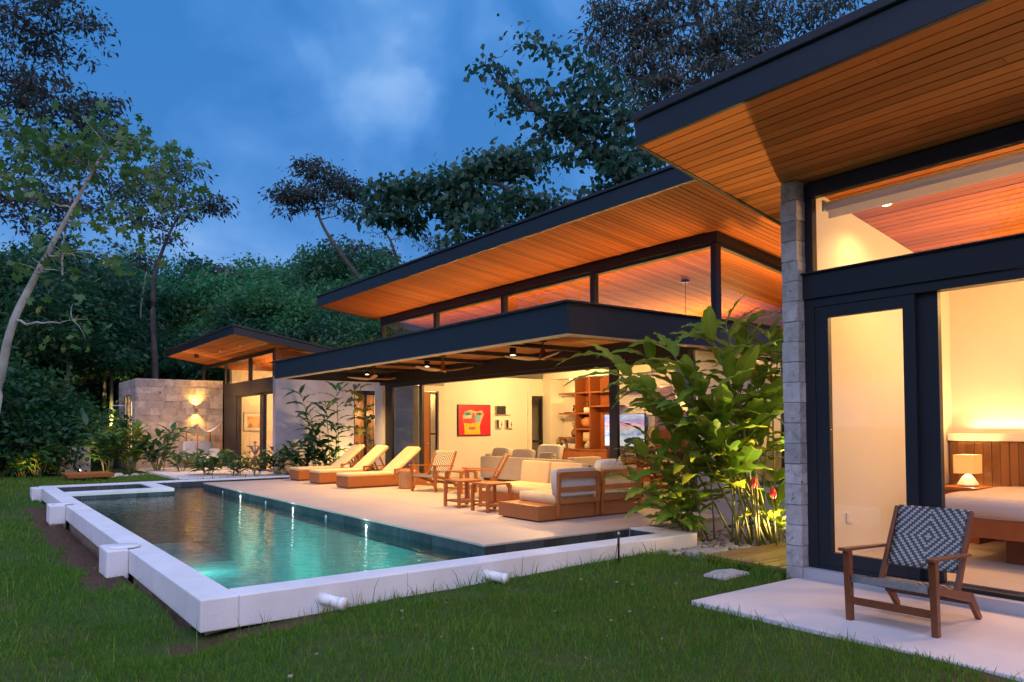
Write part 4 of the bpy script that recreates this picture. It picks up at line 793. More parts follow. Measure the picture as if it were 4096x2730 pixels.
# television with a sunset beach picture
m = M_('screen_picture'); v_ = m.vec(); s_ = m.nd('ShaderNodeSeparateXYZ'); m.l.new(v_, s_.inputs[0]); y_, z_ = s_.outputs[1], s_.outputs[2]
st_ = m.nd('ShaderNodeVectorMath', operation='MULTIPLY'); m.l.new(v_, st_.inputs[0]); st_.inputs[1].default_value = (1, 2.2, 7)
nz = m.noise(st_.outputs[0], 1.6, 6, .6, .8)
base = m.ramp(m.math('ADD', m.math('DIVIDE', z_, .82), .5), (.0, (.62,.60,.66)), (.22, (.75,.74,.80)), (.36, (.16,.28,.50)), (.5, (.42,.50,.72)), (.56, (.85,.45,.25)), (.66, (.78,.22,.34)), (.84, (.36,.34,.62)), (1., (.50,.56,.80)))
pc = m.mix(m.ramp(nz, (.42, 0.), (.68, .8)), base, (.92,.88,.95))
rk = m.math('ADD', m.math('POWER', m.math('DIVIDE', m.math('SUBTRACT', y_, -.33), .34), 2.), m.math('POWER', m.math('DIVIDE', m.math('SUBTRACT', z_, -.27), .10), 2.)); rk = m.math('LESS_THAN', m.math('ADD', rk, m.math('MULTIPLY', m.noise(v_, 9, 4), 1.4)), 1.55)
pc = m.mix(rk, pc, (.035,.03,.04)); em = m.nd('ShaderNodeEmission'); m.l.new(pc, em.inputs[0]); em.inputs[1].default_value = 1.35; MT['screen'] = m.out(em.outputs[0])
t = thing('television', 'flat wall television showing a pink sunset beach with dark rocks', 'television', (13.9, 13.83, 1.38)); B().box(0,.05,-.74,.74,-.425,.425).build('housing', MT['black'], t, bevel=.004); B().box(-.003,-.0005,-.715,.715,-.41,.41).build('screen', MT['screen'], t)
B().box(.05,.19,-.2,.2,-.15,.15).build('bracket', MT['dark'], t)
o = thing('stone_panel', 'dark wooden panel behind the right part of the television', 'wall panel', (14.05, 12.2, .87)); B().box(0,.045,-.55,.70,0,1.6).build('panel', MT['dteak'], o)
# coffee table, accent cushion, dining set behind the glass
o = thing('coffee_table', 'low wooden coffee table with carved leaf dish in front of the media cabinet', 'coffee table', (12.5, 13.0, ZP)); B().box(-.35,.35,-.8,.8,.36,.42).build('table_top', MT['teak_y'], o, bevel=.005); B().box(-.3,.3,-.75,-.68,0,.36).box(-.3,.3,.68,.75,0,.36).build('trestle', MT['teak_z'], o)
o = thing('leaf_dish', 'dish of golden carved leaves on the coffee table', 'dish', (12.45, 13.3, ZP+.421)); b = B()
for i in range(9):
    a_ = i*.7; b.prism([(.05*math.cos(a_),.22*math.sin(a_)+i*.01-.05,.0+.01*i),(.09*math.cos(a_)+.03,.24*math.sin(a_),.06+.01*i),(.02,.30*math.sin(a_)+.02,.13),(-.03,.24*math.sin(a_)-.05,.05)], (.008,0,0))
b.build('leaves', MT['log'], o)
o = thing('lounge_chair', 'low armchair with a pink-cream cushion before the screen', 'armchair', (12.6, 11.5, ZP)); B().box(-.35,.35,-.38,.38,.12,.30).build('seat_frame', MT['teak_y'], o, bevel=.01); soft(B(), -.33,.33,-.36,.36,.30,.44).build('seat_cushion', MT['cream'], o, True); b = B(); b.soft((.30,0,.58), (.09,.33,.19), .3, 22, 10); b.build('back_cushion', MT['pillow'], o, True)
for x in (-.3,.3):
    for y in (-.34,.34): B().box(x-.02,x+.02,y-.02,y+.02,0,.12).build('leg', MT['teak_z'], o)
t = thing('dining_table', 'dark dining table set with glasses behind the right glass door', 'dining table', (11.1, 9.6, ZP)); B().box(-.5,.5,-1.15,1.15,.71,.76).build('table_top', MT['dteak'], t, bevel=.006)
for x in (-.42,.42):
    for y in (-1.05,1.05): B().box(x-.04,x+.04,y-.04,y+.04,0,.71).build('leg', MT['dteak'], t)
def dchair(lb, loc, rz):
    o = thing('dining_chair', lb, 'dining chair', loc, rz, 'dining chairs behind the glass'); B().box(-.24,.24,-.24,.24,.42,.46).build('seat', MT['dteak'], o, bevel=.008)
    for x in (-.21,.21):
        B().bar((x,-.21,0),(x,-.21,.65),.04,.04).build('leg', MT['dteak'], o); B().bar((x,.22,0),(x,.26,.90),.04,.04).build('leg', MT['dteak'], o); B().box(x-.03,x+.03,-.23,.22,.63,.66).build('armrest', MT['dteak'], o)
    B().bar((-.23,.255,.84),(.23,.255,.84),.03,.14).build('back_rest', MT['dteak'], o, bevel=.006); B().bar((-.23,.245,.62),(.23,.245,.62),.02,.06).build('back_rail', MT['dteak'], o); return o
dc = dchair('dark dining chair nearest the black post, seen through the glass', (10.35, 10.25, ZP), R(90)); dup(dc, (10.35, 9.5, ZP), R(90), 'dark dining chair in the middle, seen through the glass'); dup(dc, (10.35, 8.75, ZP), R(90), 'dark dining chair nearest the ginger plant, seen through the glass'); dup(dc, (11.1, 11.05, ZP), R(0), 'dark dining chair at the far head of the table'); dup(dc, (11.9, 9.9, ZP), R(-90), 'dark dining chair on the far long side of the table')
def goblet(lb, loc):
    o = thing('wine_glass', lb, 'wine glass', loc, 0, 'wine glasses on the dining table'); B().lathe([(.035,0),(.035,.004),(.005,.01),(.005,.09),(.03,.12),(.042,.17),(.034,.22),(.032,.22),(.04,.17),(.0,.115)], 16).build('bowl', MT['goblet'], o, True); return o
g = goblet('clear wine glass on the dining table, left one', (10.85, 10.3, ZP+.761)); dup(g, (10.9, 9.95, ZP+.761), 0, 'clear wine glass on the dining table, right one')
o = thing('table_napkin', 'folded cream napkin on the dining table end', 'napkin', (10.8, 10.6, ZP+.761)); b = B(); b.soft((0,0,.02), (.12,.09,.02), .5, 16, 6); b.build('napkin', MT['pillow'], o, True)
# kitchen seen through the right-hand window
t = thing('kitchen_counter', 'white kitchen counter with cups seen through the garden window', 'kitchen counter', (12.4, 8.9, ZP)); B().box(-1.2,1.4,-.3,.3,.88,.93).build('worktop', MT['counter'], t, bevel=.004); B().box(-1.15,1.35,-.26,.3,.0,.879).build('cabinet', MT['counter'], t)
b = B()
for i in range(6): b.box(-.9+i*.05,-.87+i*.05,-.27,-.2,.931,.96)
b.build('rack', MT['dark'], t)
o = thing('coffee_maker', 'pale kitchen appliance standing on the white counter', 'appliance', (12.1, 8.85, ZP+.931)); B().box(-.12,.12,-.12,.12,0,.22).box(-.1,.1,-.16,-.12,.14,.2).build('body', MT['counter'], o, bevel=.01)
o = thing('kitchen_hood', 'white hanging cupboards above the kitchen counter', 'cupboard', (12.4, 9.4, 1.75)); B().box(-1.2,1.4,0,.35,0,.85).build('cupboard', MT['counter'], o, bevel=.004); B().box(-1.1,1.3,-.01,-.001,.02,.03).build('reveal', MT['plinth'], o)
# ------------------------------------------------------------------ bedroom
t = thing('headboard', 'timber boarded headboard with a pale ledge behind the bed', 'headboard', (9.86, 2.0, .125))
B().box(.03,.15,-1.9,2.2,.0,1.17).build('core', MT['plinth'], t)
for i in range(44): B().box(rnd.uniform(-.004,.006),.0295,-1.9+i*.0931,-1.9+i*.0931+.089,.0,1.165).build('board', MT['head'], t, bevel=.003)
B().box(-.02,.155,-1.9,2.21,1.171,1.265).build('ledge', MT['wall'], t, bevel=.004)
t = thing('bed', 'low wooden bed with a mauve linen cover and white pillow', 'bed', (8.0, 1.45, .125))
B().box(.0,1.8,.02,2.06,.27,.46).build('bed_frame', MT['cab'], t, bevel=.008); B().box(.35,1.6,.45,1.6,.0,.27).build('plinth', MT['dteak'], t)
soft(B(), .0,1.84,.0,2.08,.44,.66,.10,40,10).build('mattress', MT['sheet'], t, True)
b = B(); n_ = 36; vs = []
for i in range(n_+1):
    for j in range(n_+1):
        u, v = -.03+i/n_*1.50, -.035+j/n_*2.15; zz = .672+.006*math.sin(7*u+3*v)+.004*math.sin(13*v); e_ = 0
        if i == 0: u -= .005; zz = .48+.012*math.sin(9*v)
        elif i == 1: u = -.034+.006*math.sin(11*v); zz = .63
        if j == n_: v += .012*math.sin(8*u); zz = min(zz, .46+.02*math.sin(7*u))
        elif j == n_-1: v = 2.105; zz = min(zz, .63)
        vs.append((u, v, zz))
b.add(vs, [(i*(n_+1)+j, (i+1)*(n_+1)+j, (i+1)*(n_+1)+j+1, i*(n_+1)+j+1) for i in range(n_) for j in range(n_)]); cv = b.build('bed_cover', MT['sheet'], t, True); sd_ = cv.modifiers.new('solid', 'SOLIDIFY'); sd_.thickness = .012
o = thing('bed_pillow', 'ruffled white pillow leaning on the headboard', 'pillow', (9.60, 2.62, .80)); b = B(); b.soft((0,0,.22), (.10,.34,.24), .42, 28, 14, Matrix.Rotation(R(14), 3, 'Y')); b.build('cover', MT['pillow'], o, True)
b = B()
for i in range(16): a_ = i/15; b.soft((.04+.02*math.sin(i*2.1), .345+.02*math.sin(i*1.7), .03+.40*a_), (.05,.028,.022), .7, 8, 6)
b.build('ruffle', MT['pillow'], o, True)
o = thing('bedside_table', 'small bedside table hidden behind the bed corner', 'bedside table', (9.6, 3.9, .125)); B().box(-.22,.22,-.22,.22,.60,.64).box(-.2,.2,-.2,.2,0,.05).build('table_top', MT['cab'], o, bevel=.004); B().box(-.2,.2,-.2,.2,.05,.60).build('drawer_box', MT['cab'], o)
o = thing('bedside_lamp', 'glowing bedside lamp with square yellow shade and white faceted base', 'lamp', (9.58, 3.88, .77))
B().lathe([(.10,0),(.115,.02),(.06,.11),(.03,.135),(.02,.16)], 6).build('lamp_base', MT['pvc'], o)
b = B()
for q in ((-.125,-.121,-.105,.105),(.121,.125,-.105,.105),(-.1205,.1205,-.109,-.105),(-.1205,.1205,.105,.109)): b.box(q[0],q[1],q[2],q[3],.15,.37)
b.build('lamp_shade', MT['shade'], o); lamp('lamp_bulb', 'POINT', (9.58,3.88,1.03), 9, (1,.6,.2), size=.03)
o = thing('bedroom_picture', 'framed picture on the bedroom wall at the right photo edge', 'picture', (10.015, 2.75, 1.78)); B().box(-.03,0,-.62,.62,-.29,.31).build('frame', MT['log'], o, bevel=.003); B().box(-.033,-.0305,-.57,.57,-.24,.26).build('print', MT['plinth'], o)
o = thing('wall_socket', 'small pale socket plate on the bedroom side wall behind the glass', 'socket', (7.55, 4.222, .52)); B().box(-.055,.055,-.014,0,-.055,.055).build('plate', MT['paper'], o, bevel=.004); B().box(-.035,.035,-.017,-.0141,-.035,.035).build('rocker', MT['pvc'], o)
# ------------------------------------------------------------------ guest house furniture
t = thing('wall_sconce', 'copper up and down wall light glowing on the stone wall', 'wall light', (7.2, 29.62, 2.18)); b = B()
b.lathe([(.055,-.09),(.03,0),(.055,.09),(.05,.09),(.025,0),(.05,-.09)], 16, (0,-.10,0)); b.build('cone', MT['brass'], t, True); B().box(-.03,.03,-.09,.0,-.03,.03).build('bracket', MT['brass'], t)
lamp('sconce_lamp', 'SPOT', (7.2,29.50,2.28), 60, (1,.55,.10), (7.2,29.66,3.0), 110, .9, .03); lamp('sconce_lamp', 'SPOT', (7.2,29.50,2.08), 55, (1,.55,.10), (7.2,29.66,1.3), 110, .9, .03)
t = thing('daybed', 'white cushioned daybed under a sagging canvas canopy by the stone wall', 'daybed', (7.2, 28.9, .03))
for x, y, h_ in ((-.25,-.55,1.60),(.62,-.5,1.62),(-.42,.45,1.35),(.5,.5,1.36)): B().tube([(x,y,0),(x*.92,y,h_)], .025, 8).build('post', MT['teak_z'], t, True)
B().box(-.5,.6,-.4,.5,.18,.30).build('seat_base', MT['teak'], t, bevel=.006); soft(B(), -.5,.6,-.42,.5,.30,.44).build('seat_cushion', MT['pillow'], t, True); b = B(); b.soft((0,.45,.72), (.5,.09,.24), .25, 22, 10); b.build('back_cushion', MT['pillow'], t, True); b = B(); b.soft((.48,-.1,.56), (.16,.2,.14), .45, 18, 10); b.build('side_cushion', MT['pillow'], t, True)
b = B(); n_ = 12; vs = []
for i in range(n_+1):
    for j in range(n_+1):
        u, v = i/n_, j/n_; vs.append((-.30+.90*u-.12*v+.02*v, -.55+1.02*v, 1.60+.03*u-.24*v-.30*math.sin(math.pi*u)**1.5*(1-.45*v)-.03*math.sin(math.pi*v)))
b.add(vs, [(i*(n_+1)+j, (i+1)*(n_+1)+j, (i+1)*(n_+1)+j+1, i*(n_+1)+j+1) for i in range(n_) for j in range(n_)]); cv = b.build('canopy', MT['canvas'], t, True); sd_ = cv.modifiers.new('solid', 'SOLIDIFY'); sd_.thickness = .012
t = thing('framed_print', 'brown abstract print in a dark frame inside the guest room', 'picture', (9.3, 29.29, 1.70)); B().box(-.44,.44,-.03,0,-.36,.36).build('frame', MT['dark'], t, bevel=.003); B().box(-.415,.415,-.033,-.0305,-.335,.335).build('mount', MT['paper'], t); B().box(-.29,.29,-.036,-.0335,-.22,.22).build('print', plain('brown_print', (.52,.26,.10), .7, .35, 5.), t)
t = thing('cross_leg_table', 'small round table on crossed dark legs inside the guest room', 'table', (8.75, 27.5, .04)); B().lathe([(.30,0),(.30,.025),(0,.026)], 24, (0,0,.76)).build('table_top', MT['teak'], t)
for a_ in range(5): c_, s_ = math.cos(a_*1.257), math.sin(a_*1.257); B().bar((.27*c_,.27*s_,0),(-.20*c_,-.20*s_,.76),.045,.035).build('leg', MT['dteak'], t)
orn('mushroom_ornament', 'small mushroom shaped wooden ornament on the crossed leg table', 'ornament', (8.75,27.5,.827), [(.05,0),(.025,.03),(.03,.09),(.07,.11),(.05,.16),(0,.18)], 'clay')
t = thing('guest_chair', 'grey padded chair at the right side of the guest room door', 'chair', (9.1, 25.9, .04)); soft(B(), -.3,.3,-.3,.3,.3,.46).build('seat', MT['greige'], t, True); b = B(); b.soft((.25,0,.7), (.07,.3,.28), .3, 18, 10); b.build('back_rest', MT['greige'], t, True)
for x in (-.24,.24):
    for y in (-.24,.24): B().box(x-.02,x+.02,y-.02,y+.02,0,.3).build('leg', MT['dteak'], t)
t = thing('outdoor_shower', 'slim steel outdoor shower arm beside the stone wall corner', 'shower', (5.05, 31.0, -.1)); B().tube([(0,0,0),(0,0,2.35),(-.06,0,2.42),(-.45,0,2.42),(-.5,0,2.38),(-.5,0,2.3)], .018, 8).build('pipe', MT['metal'], t, True); B().lathe([(.0,.02),(.12,.0),(.12,-.02),(0,-.02)], 16, (-.5,0,2.29)).build('rose', MT['metal'], t)
t = thing('screen_wall', 'low pale concrete block wall standing behind the timber step', 'wall', (2.95, 31.0, -.15)); B().box(0,.95,-.25,0,0,1.0).build('front_face', MT['white'], t, bevel=.008); B().box(-.35,-.001,.0,1.3,0,.98).build('side_face', MT['white'], t, bevel=.008)
t = thing('timber_step', 'low timber bench step with lit front edge near the screen wall', 'bench', (2.65, 25.8, -.1))
for i in range(5): B().box(0,1.28,i*.30,i*.30+.285,.16,.20).build('plank', MT['teak'], t, bevel=.004)
B().box(.02,1.26,-.02,-.001,.10,.21).build('front_board', MT['teak'], t, bevel=.003); B().box(.1,.2,.1,1.4,0,.16).box(1.05,1.15,.1,1.4,0,.16).build('bearer', MT['dteak'], t)
# ------------------------------------------------------------------ ceiling fans and lights
def make_fan(label, loc, a0):
    t = thing('ceiling_fan', label, 'ceiling fan', loc, 0, 'ceiling fans under the canopy')
    B().lathe([(.0,.32),(.075,.32),(.075,.28),(0,.279)], 20).build('mount', MT['dark'], t, True)
    B().lathe([(.012,.285),(.016,.22),(.045,.12),(.07,.03),(.072,-.005),(.04,-.02),(0,-.022)], 22).build('motor', MT['cab'], t, True)
    for k in range(3):
        a = a0+k*2*math.pi/3; n_ = 10; vs = []
        for i in range(n_+1):
            u = i/n_; r_ = .05+.60*u; wd = .035+.055*math.sin(math.pi*min(1,u*1.02)**.8)
            for s_ in (-1, 1): vs.append((r_, s_*wd+.03*u*u, .0+.05*u*u+s_*wd*.25))
        b = B(); b.add(vs, [(2*i,2*i+1,2*i+3,2*i+2) for i in range(n_)]); o = b.build('blade', MT['blade'], t, True); o.rotation_euler = (0,0,a)
        sd2 = o.modifiers.new('solid', 'SOLIDIFY'); sd2.thickness = .012
    return t
MT['blade'] = wood('pale_fan_blade', (.55, .40, .20), (.45, .31, .14), 0, .4, .1)
f = make_fan('ceiling fan with pale wooden blades at the near end of the canopy', (7.9, 9.75, 2.63), .2)
dup(f, (7.9, 12.98, 2.63), .9, 'ceiling fan with pale wooden blades in the middle of the canopy'); dup(f, (7.9, 16.15, 2.63), 2.0, 'ceiling fan with pale wooden blades at the far end of the canopy')
for i, y in enumerate((11.13, 14.3, 17.3)):
    nm = ('near', 'middle', 'far')[i]; t = thing('ceiling_light', nm+' black cylinder ceiling light between the canopy fans', 'ceiling light', (8.3, y, 2.82), 0, 'cylinder lights under the canopy')
    B().lathe([(.06,0),(.062,.002),(.062,.13),(0,.131)], 20).build('housing', MT['black'], t, True); B().lathe([(0,-.002),(.045,-.002),(.045,.0),(0,.001)], 16).build('lens', MT['led'], t)
    lamp('ceiling_lamp', 'SPOT', (8.3, y, 2.80), 260, WARM, (8.3, y, 0), 135, .9, .05)
for i, y in enumerate((9.0, 10.31, 13.05, 15.87)):
    t = thing('recessed_light', ('first','second','third','fourth')[i]+' small recessed light along the canopy edge counted from the near corner', 'recessed light', (6.62, y, 2.735), 0, 'recessed lights in the canopy edge')
    B().lathe([(.055,-.012),(.055,.01),(0,.011)], 18).build('rim', MT['black'], t, True); B().lathe([(0,-.014),(.04,-.014),(.04,-.0125),(0,-.0121)], 16).build('lens', MT['led'], t)
    B().box(-.26,.3,-.06,.06,.011,.04).build('mount_plate', MT['dark'], t)
    lamp('recessed_lamp', 'SPOT', (6.62, y, 2.715), 85, WARM, (6.62, y, 0), 130, .9, .05)
def pendant(lb, x, y, z0):
    t = thing('pendant_lamp', lb, 'pendant lamp', (x, y, z0), 0, 'pendant lamps in the living room'); zt = zr(x)
    B().tube([(0,0,.2),(0,0,zt-z0-.03)], .006, 6).build('cord', MT['black'], t); B().lathe([(0,zt-z0-.002),(.08,zt-z0-.002),(.08,zt-z0-.045),(0,zt-z0-.046)], 18).build('rose', MT['black'], t, True)
    B().lathe([(.02,.22),(.10,.16),(.17,0),(.165,0),(.095,.155),(.015,.215)], 22).build('shade', MT['log'], t, True); B().lathe([(0,-.0),(.04,.02),(.05,.06),(.03,.1),(0,.11)], 14).build('bulb', MT['led'], t, True)
    lamp('pendant_bulb', 'POINT', (x, y, z0-.06), 22, WARM, size=.08)
pendant('pendant lamp hanging on a thin cord above the dining table, nearest the corner', 11.1, 9.38, 2.15); pendant('pendant lamp on a thin cord behind the third clerestory pane', 11.4, 12.3, 3.05); pendant('pendant lamp on a thin cord behind the second clerestory pane', 11.4, 14.6, 3.05)
# cove lighting on top of the inner beam and walls (washes the cedar ceiling)
lamp('cove_and_fill_lamp', 'AREA', (9.66, 12.9, 3.14), 160, WARM, (9.0, 12.9, 4.6), sx=.06, sy=10.8)
lamp('cove_and_fill_lamp', 'AREA', (11.6, 7.66, 3.14), 50, WARM, (11.6, 7.0, 4.4), sx=3.6, sy=.06)
lamp('cove_and_fill_lamp', 'AREA', (11.6, 12.4, 3.05), 520, WARM, (11.6, 12.4, 4.65), sx=.2, sy=9.2)  # added area light hanging free in the room, no fitting, evens the ceiling
lamp('cove_and_fill_lamp', 'AREA', (13.2, 12.6, 3.34), 150, WARM, (12.6, 12.6, 4.5), sx=.3, sy=6)
lamp('room_lamp', 'POINT', (11.9, 14.6, 2.7), 140, WARM, size=.12); lamp('room_lamp', 'POINT', (12.1, 12.0, 2.8), 90, WARM, size=.12); lamp('room_lamp', 'POINT', (11.4, 9.6, 2.4), 30, WARM, size=.15)
lamp('kitchen_lamp', 'POINT', (11.9, 8.5, 2.4), 30, WARM, size=.08)
t = thing('niche_spot', 'small bright spot in the top of the shelving niche', 'spotlight', (13.85, 15.85, 2.815)); B().lathe([(0,-.004),(.04,-.004),(.045,.003),(0,.004)], 16).build('lens', MT['led'], t); lamp('niche_lamp', 'SPOT', (13.85,15.85,2.79), 16, WARM, (13.9,15.85,0), 130, .8, .03)
lamp('hall_lamp', 'POINT', (9.95, 17.5, 2.3), 10, WARM, size=.06)
# bedroom
t = thing('bedroom_spot', 'round glowing downlight in the bedroom cedar ceiling', 'ceiling light', (7.67, 3.83, zb(7.67)-.004)); B().lathe([(0,-.010),(.05,-.010),(.058,-.004),(.058,.002),(0,.003)], 22).build('lens', MT['led'], t, True); t.rotation_euler = (0, math.atan(.17), 0)
lamp('bedroom_lamp_and_fill', 'SPOT', (7.68, 3.83, zb(7.68)-.03), 32, WARM, (7.68,3.83,0), 140, .9, .05)
lamp('bedroom_lamp_and_fill', 'AREA', (9.93, 2.2, 1.43), 17, WARM, (9.6, 2.2, 4), sx=.1, sy=3.6)
lamp('bedroom_lamp_and_fill', 'POINT', (8.3, 2.9, 2.75), 30, WARM, size=.12)  # added point light, no fitting, brightens the ceiling behind the clerestory
lamp('bedroom_lamp_and_fill', 'POINT', (8.6, 1.2, 2.9), 85, WARM, size=.12)
# guest house
lamp('guest_lamp', 'POINT', (9.8, 26.6, 3.0), 230, WARM, size=.12); lamp('guest_lamp', 'POINT', (6.0, 31.0, 1.8), 60, WARM, size=.1); lamp('guest_lamp', 'POINT', (9.6, 31.2, 3.1), 50, WARM, size=.1)
for i, (x, y) in enumerate(((7.5,25.2),(7.5,27.6))): t = thing('eave_light', ('near','far')[i]+' small flush light in the guest pavilion eave', 'recessed light', (x,y,zq(x)-.006), 0, 'lights in the guest pavilion eave'); B().lathe([(0,-.004),(.05,-.004),(.055,.004),(0,.005)], 14).build('lens', MT['paper'], t); lamp('eave_lamp', 'SPOT', (x,y,zq(x)-.03), 130, WARM, (x-.4,y+1.2,0), 130, .9, .05)
t = thing('speaker', 'small black box speaker under the guest pavilion eave', 'speaker', (7.2,29.6,zq(7.2)-.005)); B().box(-.07,.07,-.07,.07,-.13,0).build('body', MT['black'], t, bevel=.01); B().box(-.05,.05,-.074,-.0705,-.11,-.03).build('grille', MT['dark'], t)
lamp('hall_window_lamp', 'POINT', (11.4, 24.33, 1.9), 10, WARM, size=.08)
# ------------------------------------------------------------------ garden: boardwalk, pebbles, stepping stone, spike light
t = thing('boardwalk', 'wet timber boardwalk between the lawn and the pebble bed', 'boardwalk', (6.98, 5.95, -.02))
for i in range(18):
    y = -i*.105; b = B(); b.box(-.02,2.6,y-.096,y,-.02,.025+rnd.uniform(-.003,.003))
    if i > 2: b.build('plank', MT['board'], t, bevel=.003)
for x in (.2, 1.2, 2.3): B().box(x,x+.07,-1.9,-.3,-.09,-.021).build('bearer', MT['dteak'], t)
def slab_stone(name, lb, pts, z0, h_):
    cx, cy = sum(p[0] for p in pts)/len(pts), sum(p[1] for p in pts)/len(pts); o = thing(name, lb, 'stepping stone', (cx, cy, z0), 0, 'stepping stones'); B().prism([(p[0]-cx,p[1]-cy,0) for p in pts], (0,0,h_)).build('slab', MT['stone_p'], o, bevel=.012)
slab_stone('stepping_stone', 'flat grey stepping stone sunk in the lawn before the patio corner', [(6.08,4.68),(6.50,4.70),(6.52,4.93),(6.32,5.0),(6.04,4.92)], -.09, .095)
slab_stone('stepping_stone', 'flat tan stepping stone between the pebbles and the boardwalk', [(6.95,5.72),(7.5,5.70),(7.45,6.0),(7.05,6.02)], -.10, .10)
pb = B().box(6.86,11.0,5.66,6.2195,-.3,-.055).box(7.545,11.0,6.2195,7.13,-.3,-.055).build('pebble_bed', MT['soil'], kind='structure')
def pebble_mesh():
    b = B(); b.soft((0,0,0), (1,rnd.uniform(.62,.9),rnd.uniform(.4,.62)), rnd.uniform(.75,1.0), 9, 6); b.v = [(x+rnd.uniform(-.06,.06), y+rnd.uniform(-.06,.06), z_+rnd.uniform(-.04,.04)) for x, y, z_ in b.v]; return b.mesh('pebble', MT['pebble'], True)
pms = [pebble_mesh() for _ in range(8)]; pos = []
def in_bed(x, y): return (x > 7.58 and 5.62 < y < 7.1 and x < 9.3) or (6.85 < x <= 7.58 and 5.98 < y < 6.2)
while len(pos) < 290:
    x = 6.85+2.3*rnd.random()**1.3; y = rnd.uniform(5.62, 6.9)
    if in_bed(x, y) and all((x-a)**2+(y-c)**2 > .0030 for a, c in pos): pos.append((x, y))
for x, y in pos: s_ = rnd.uniform(.030, .058); o = put('pebble', rnd.choice(pms), pb, loc=(x, y, -.045+rnd.uniform(0,.03)), rot=(rnd.uniform(-.3,.3), rnd.uniform(-.3,.3), rnd.uniform(0,6.28))); o.scale = (s_, s_, s_)
b = B()
for i in range(900):
    x, y = rnd.uniform(6.9,10.9), rnd.uniform(5.62,7.1)
    if in_bed(min(x,9.2), y): r_ = rnd.uniform(.02,.04); b.soft((x,y,-.05+rnd.uniform(-.01,.01)), (r_,r_*.8,r_*.55), .9, 6, 4)
b.build('fine_pebbles', MT['pebble'], None, True, kind='stuff')
t = thing('spike_light', 'thin black garden spike light standing in the lawn by the pool wall', 'garden light', (5.95, 6.02, -.06)); B().tube([(0,0,0),(0,0,.30),(0,0,.34)], [.011,.013,.006], 8).build('spike', MT['black'], t, True); B().lathe([(.012,.34),(.013,.36),(.004,.375),(0,.376)], 10).build('tip', MT['metal'], t, True); B().tube([(-.005,0,.3),(-.06,-.02,.15),(-.07,-.02,0)], .004, 6).build('cable', MT['black'], t)
rk = []
for i, (x, y) in enumerate(((3.62,27.09),(3.81,27.19),(4.0,27.03),(4.27,27.33),(4.47,27.05),(4.72,27.05),(4.94,27.03),(5.08,26.91),(5.28,27.13),(5.75,27.76))):
    s_ = (.17,.2,.19,.16,.1,.14,.13,.1,.14,.15)[i]; b = B(); b.soft((0,0,.3), (1,.8,.6), .85, 12, 8); b.v = [(p[0]+rnd.uniform(-.08,.08),p[1]+rnd.uniform(-.08,.08),p[2]+rnd.uniform(-.06,.06)) for p in b.v]; b.v = [(p[0]*s_,p[1]*s_,p[2]*s_) for p in b.v]
    o = b.build('boulder', MT['rock'], None, True); o.location = (x, y, -.12); o['category'] = 'boulder'; o['group'] = 'edging boulders before the guest plants'
    o['label'] = ('leftmost dark rounded edging boulder beside the timber step','second dark rounded edging boulder from the timber step','pale flat boulder, third from the timber step','low grey boulder, fourth from the timber step','very small pale boulder, fifth from the timber step','grey boulder, sixth from the timber step','pale boulder, seventh from the timber step','small boulder, eighth from the timber step','white rounded boulder, ninth from the timber step','last edging boulder, nearest the guest patio')[i]
# ------------------------------------------------------------------ leaves and plants
def leaf_mesh(name, L_, W_, droop, mt, wavy=.0, n=8, fold=.25):
    vs = []; fs = []
    for i in range(n+1):
        u = i/n; w_ = W_*.5*(math.sin(math.pi*min(1, u**.75))**.8)*(1+.0*u)+(.004 if 0 < i < n else 0); zz = -droop*L_*u*u*.55; x = L_*u*(1-droop*.18*u)
        r_ = wavy*W_*math.sin(i*2.4+1)
        vs += [(x, -w_, zz+w_*fold+r_), (x, 0, zz), (x, w_, zz+w_*fold-r_*.7)]
    for i in range(n):
        for k in (0, 1): fs.append((3*i+k, 3*i+3+k, 3*i+4+k, 3*i+1+k))
    b = B(); b.add(vs, fs); return b.mesh(name, mt, True)
def mat_dir(p, d, roll=0):
    d = Vector(d).normalized(); u = Vector((0,0,1)); s_ = u.cross(d)
    if s_.length < .05: s_ = Vector((0,1,0))
    s_.normalize(); n_ = d.cross(s_); m_ = Matrix(((d.x,s_.x,n_.x,p[0]),(d.y,s_.y,n_.y,p[1]),(d.z,s_.z,n_.z,p[2]),(0,0,0,1))); return m_ @ Matrix.Rotation(roll, 4, 'X')
GL = [leaf_mesh('leaf', .74, .20, .75, MT['ginger'], .14, 10), leaf_mesh('leaf', .62, .18, 1.05, MT['ginger'], .18, 10), leaf_mesh('leaf', .84, .20, .6, MT['ginger'], .12, 10), leaf_mesh('leaf', .54, .17, .4, MT['ginger'], .1)]
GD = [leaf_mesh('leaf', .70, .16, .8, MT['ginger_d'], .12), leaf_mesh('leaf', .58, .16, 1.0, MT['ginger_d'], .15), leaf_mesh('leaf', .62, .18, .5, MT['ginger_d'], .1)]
GY = [leaf_mesh('leaf', .85, .24, .7, MT['ginger_y'], .28, 10), leaf_mesh('leaf', .7, .22, .9, MT['ginger_y'], .3, 10)]
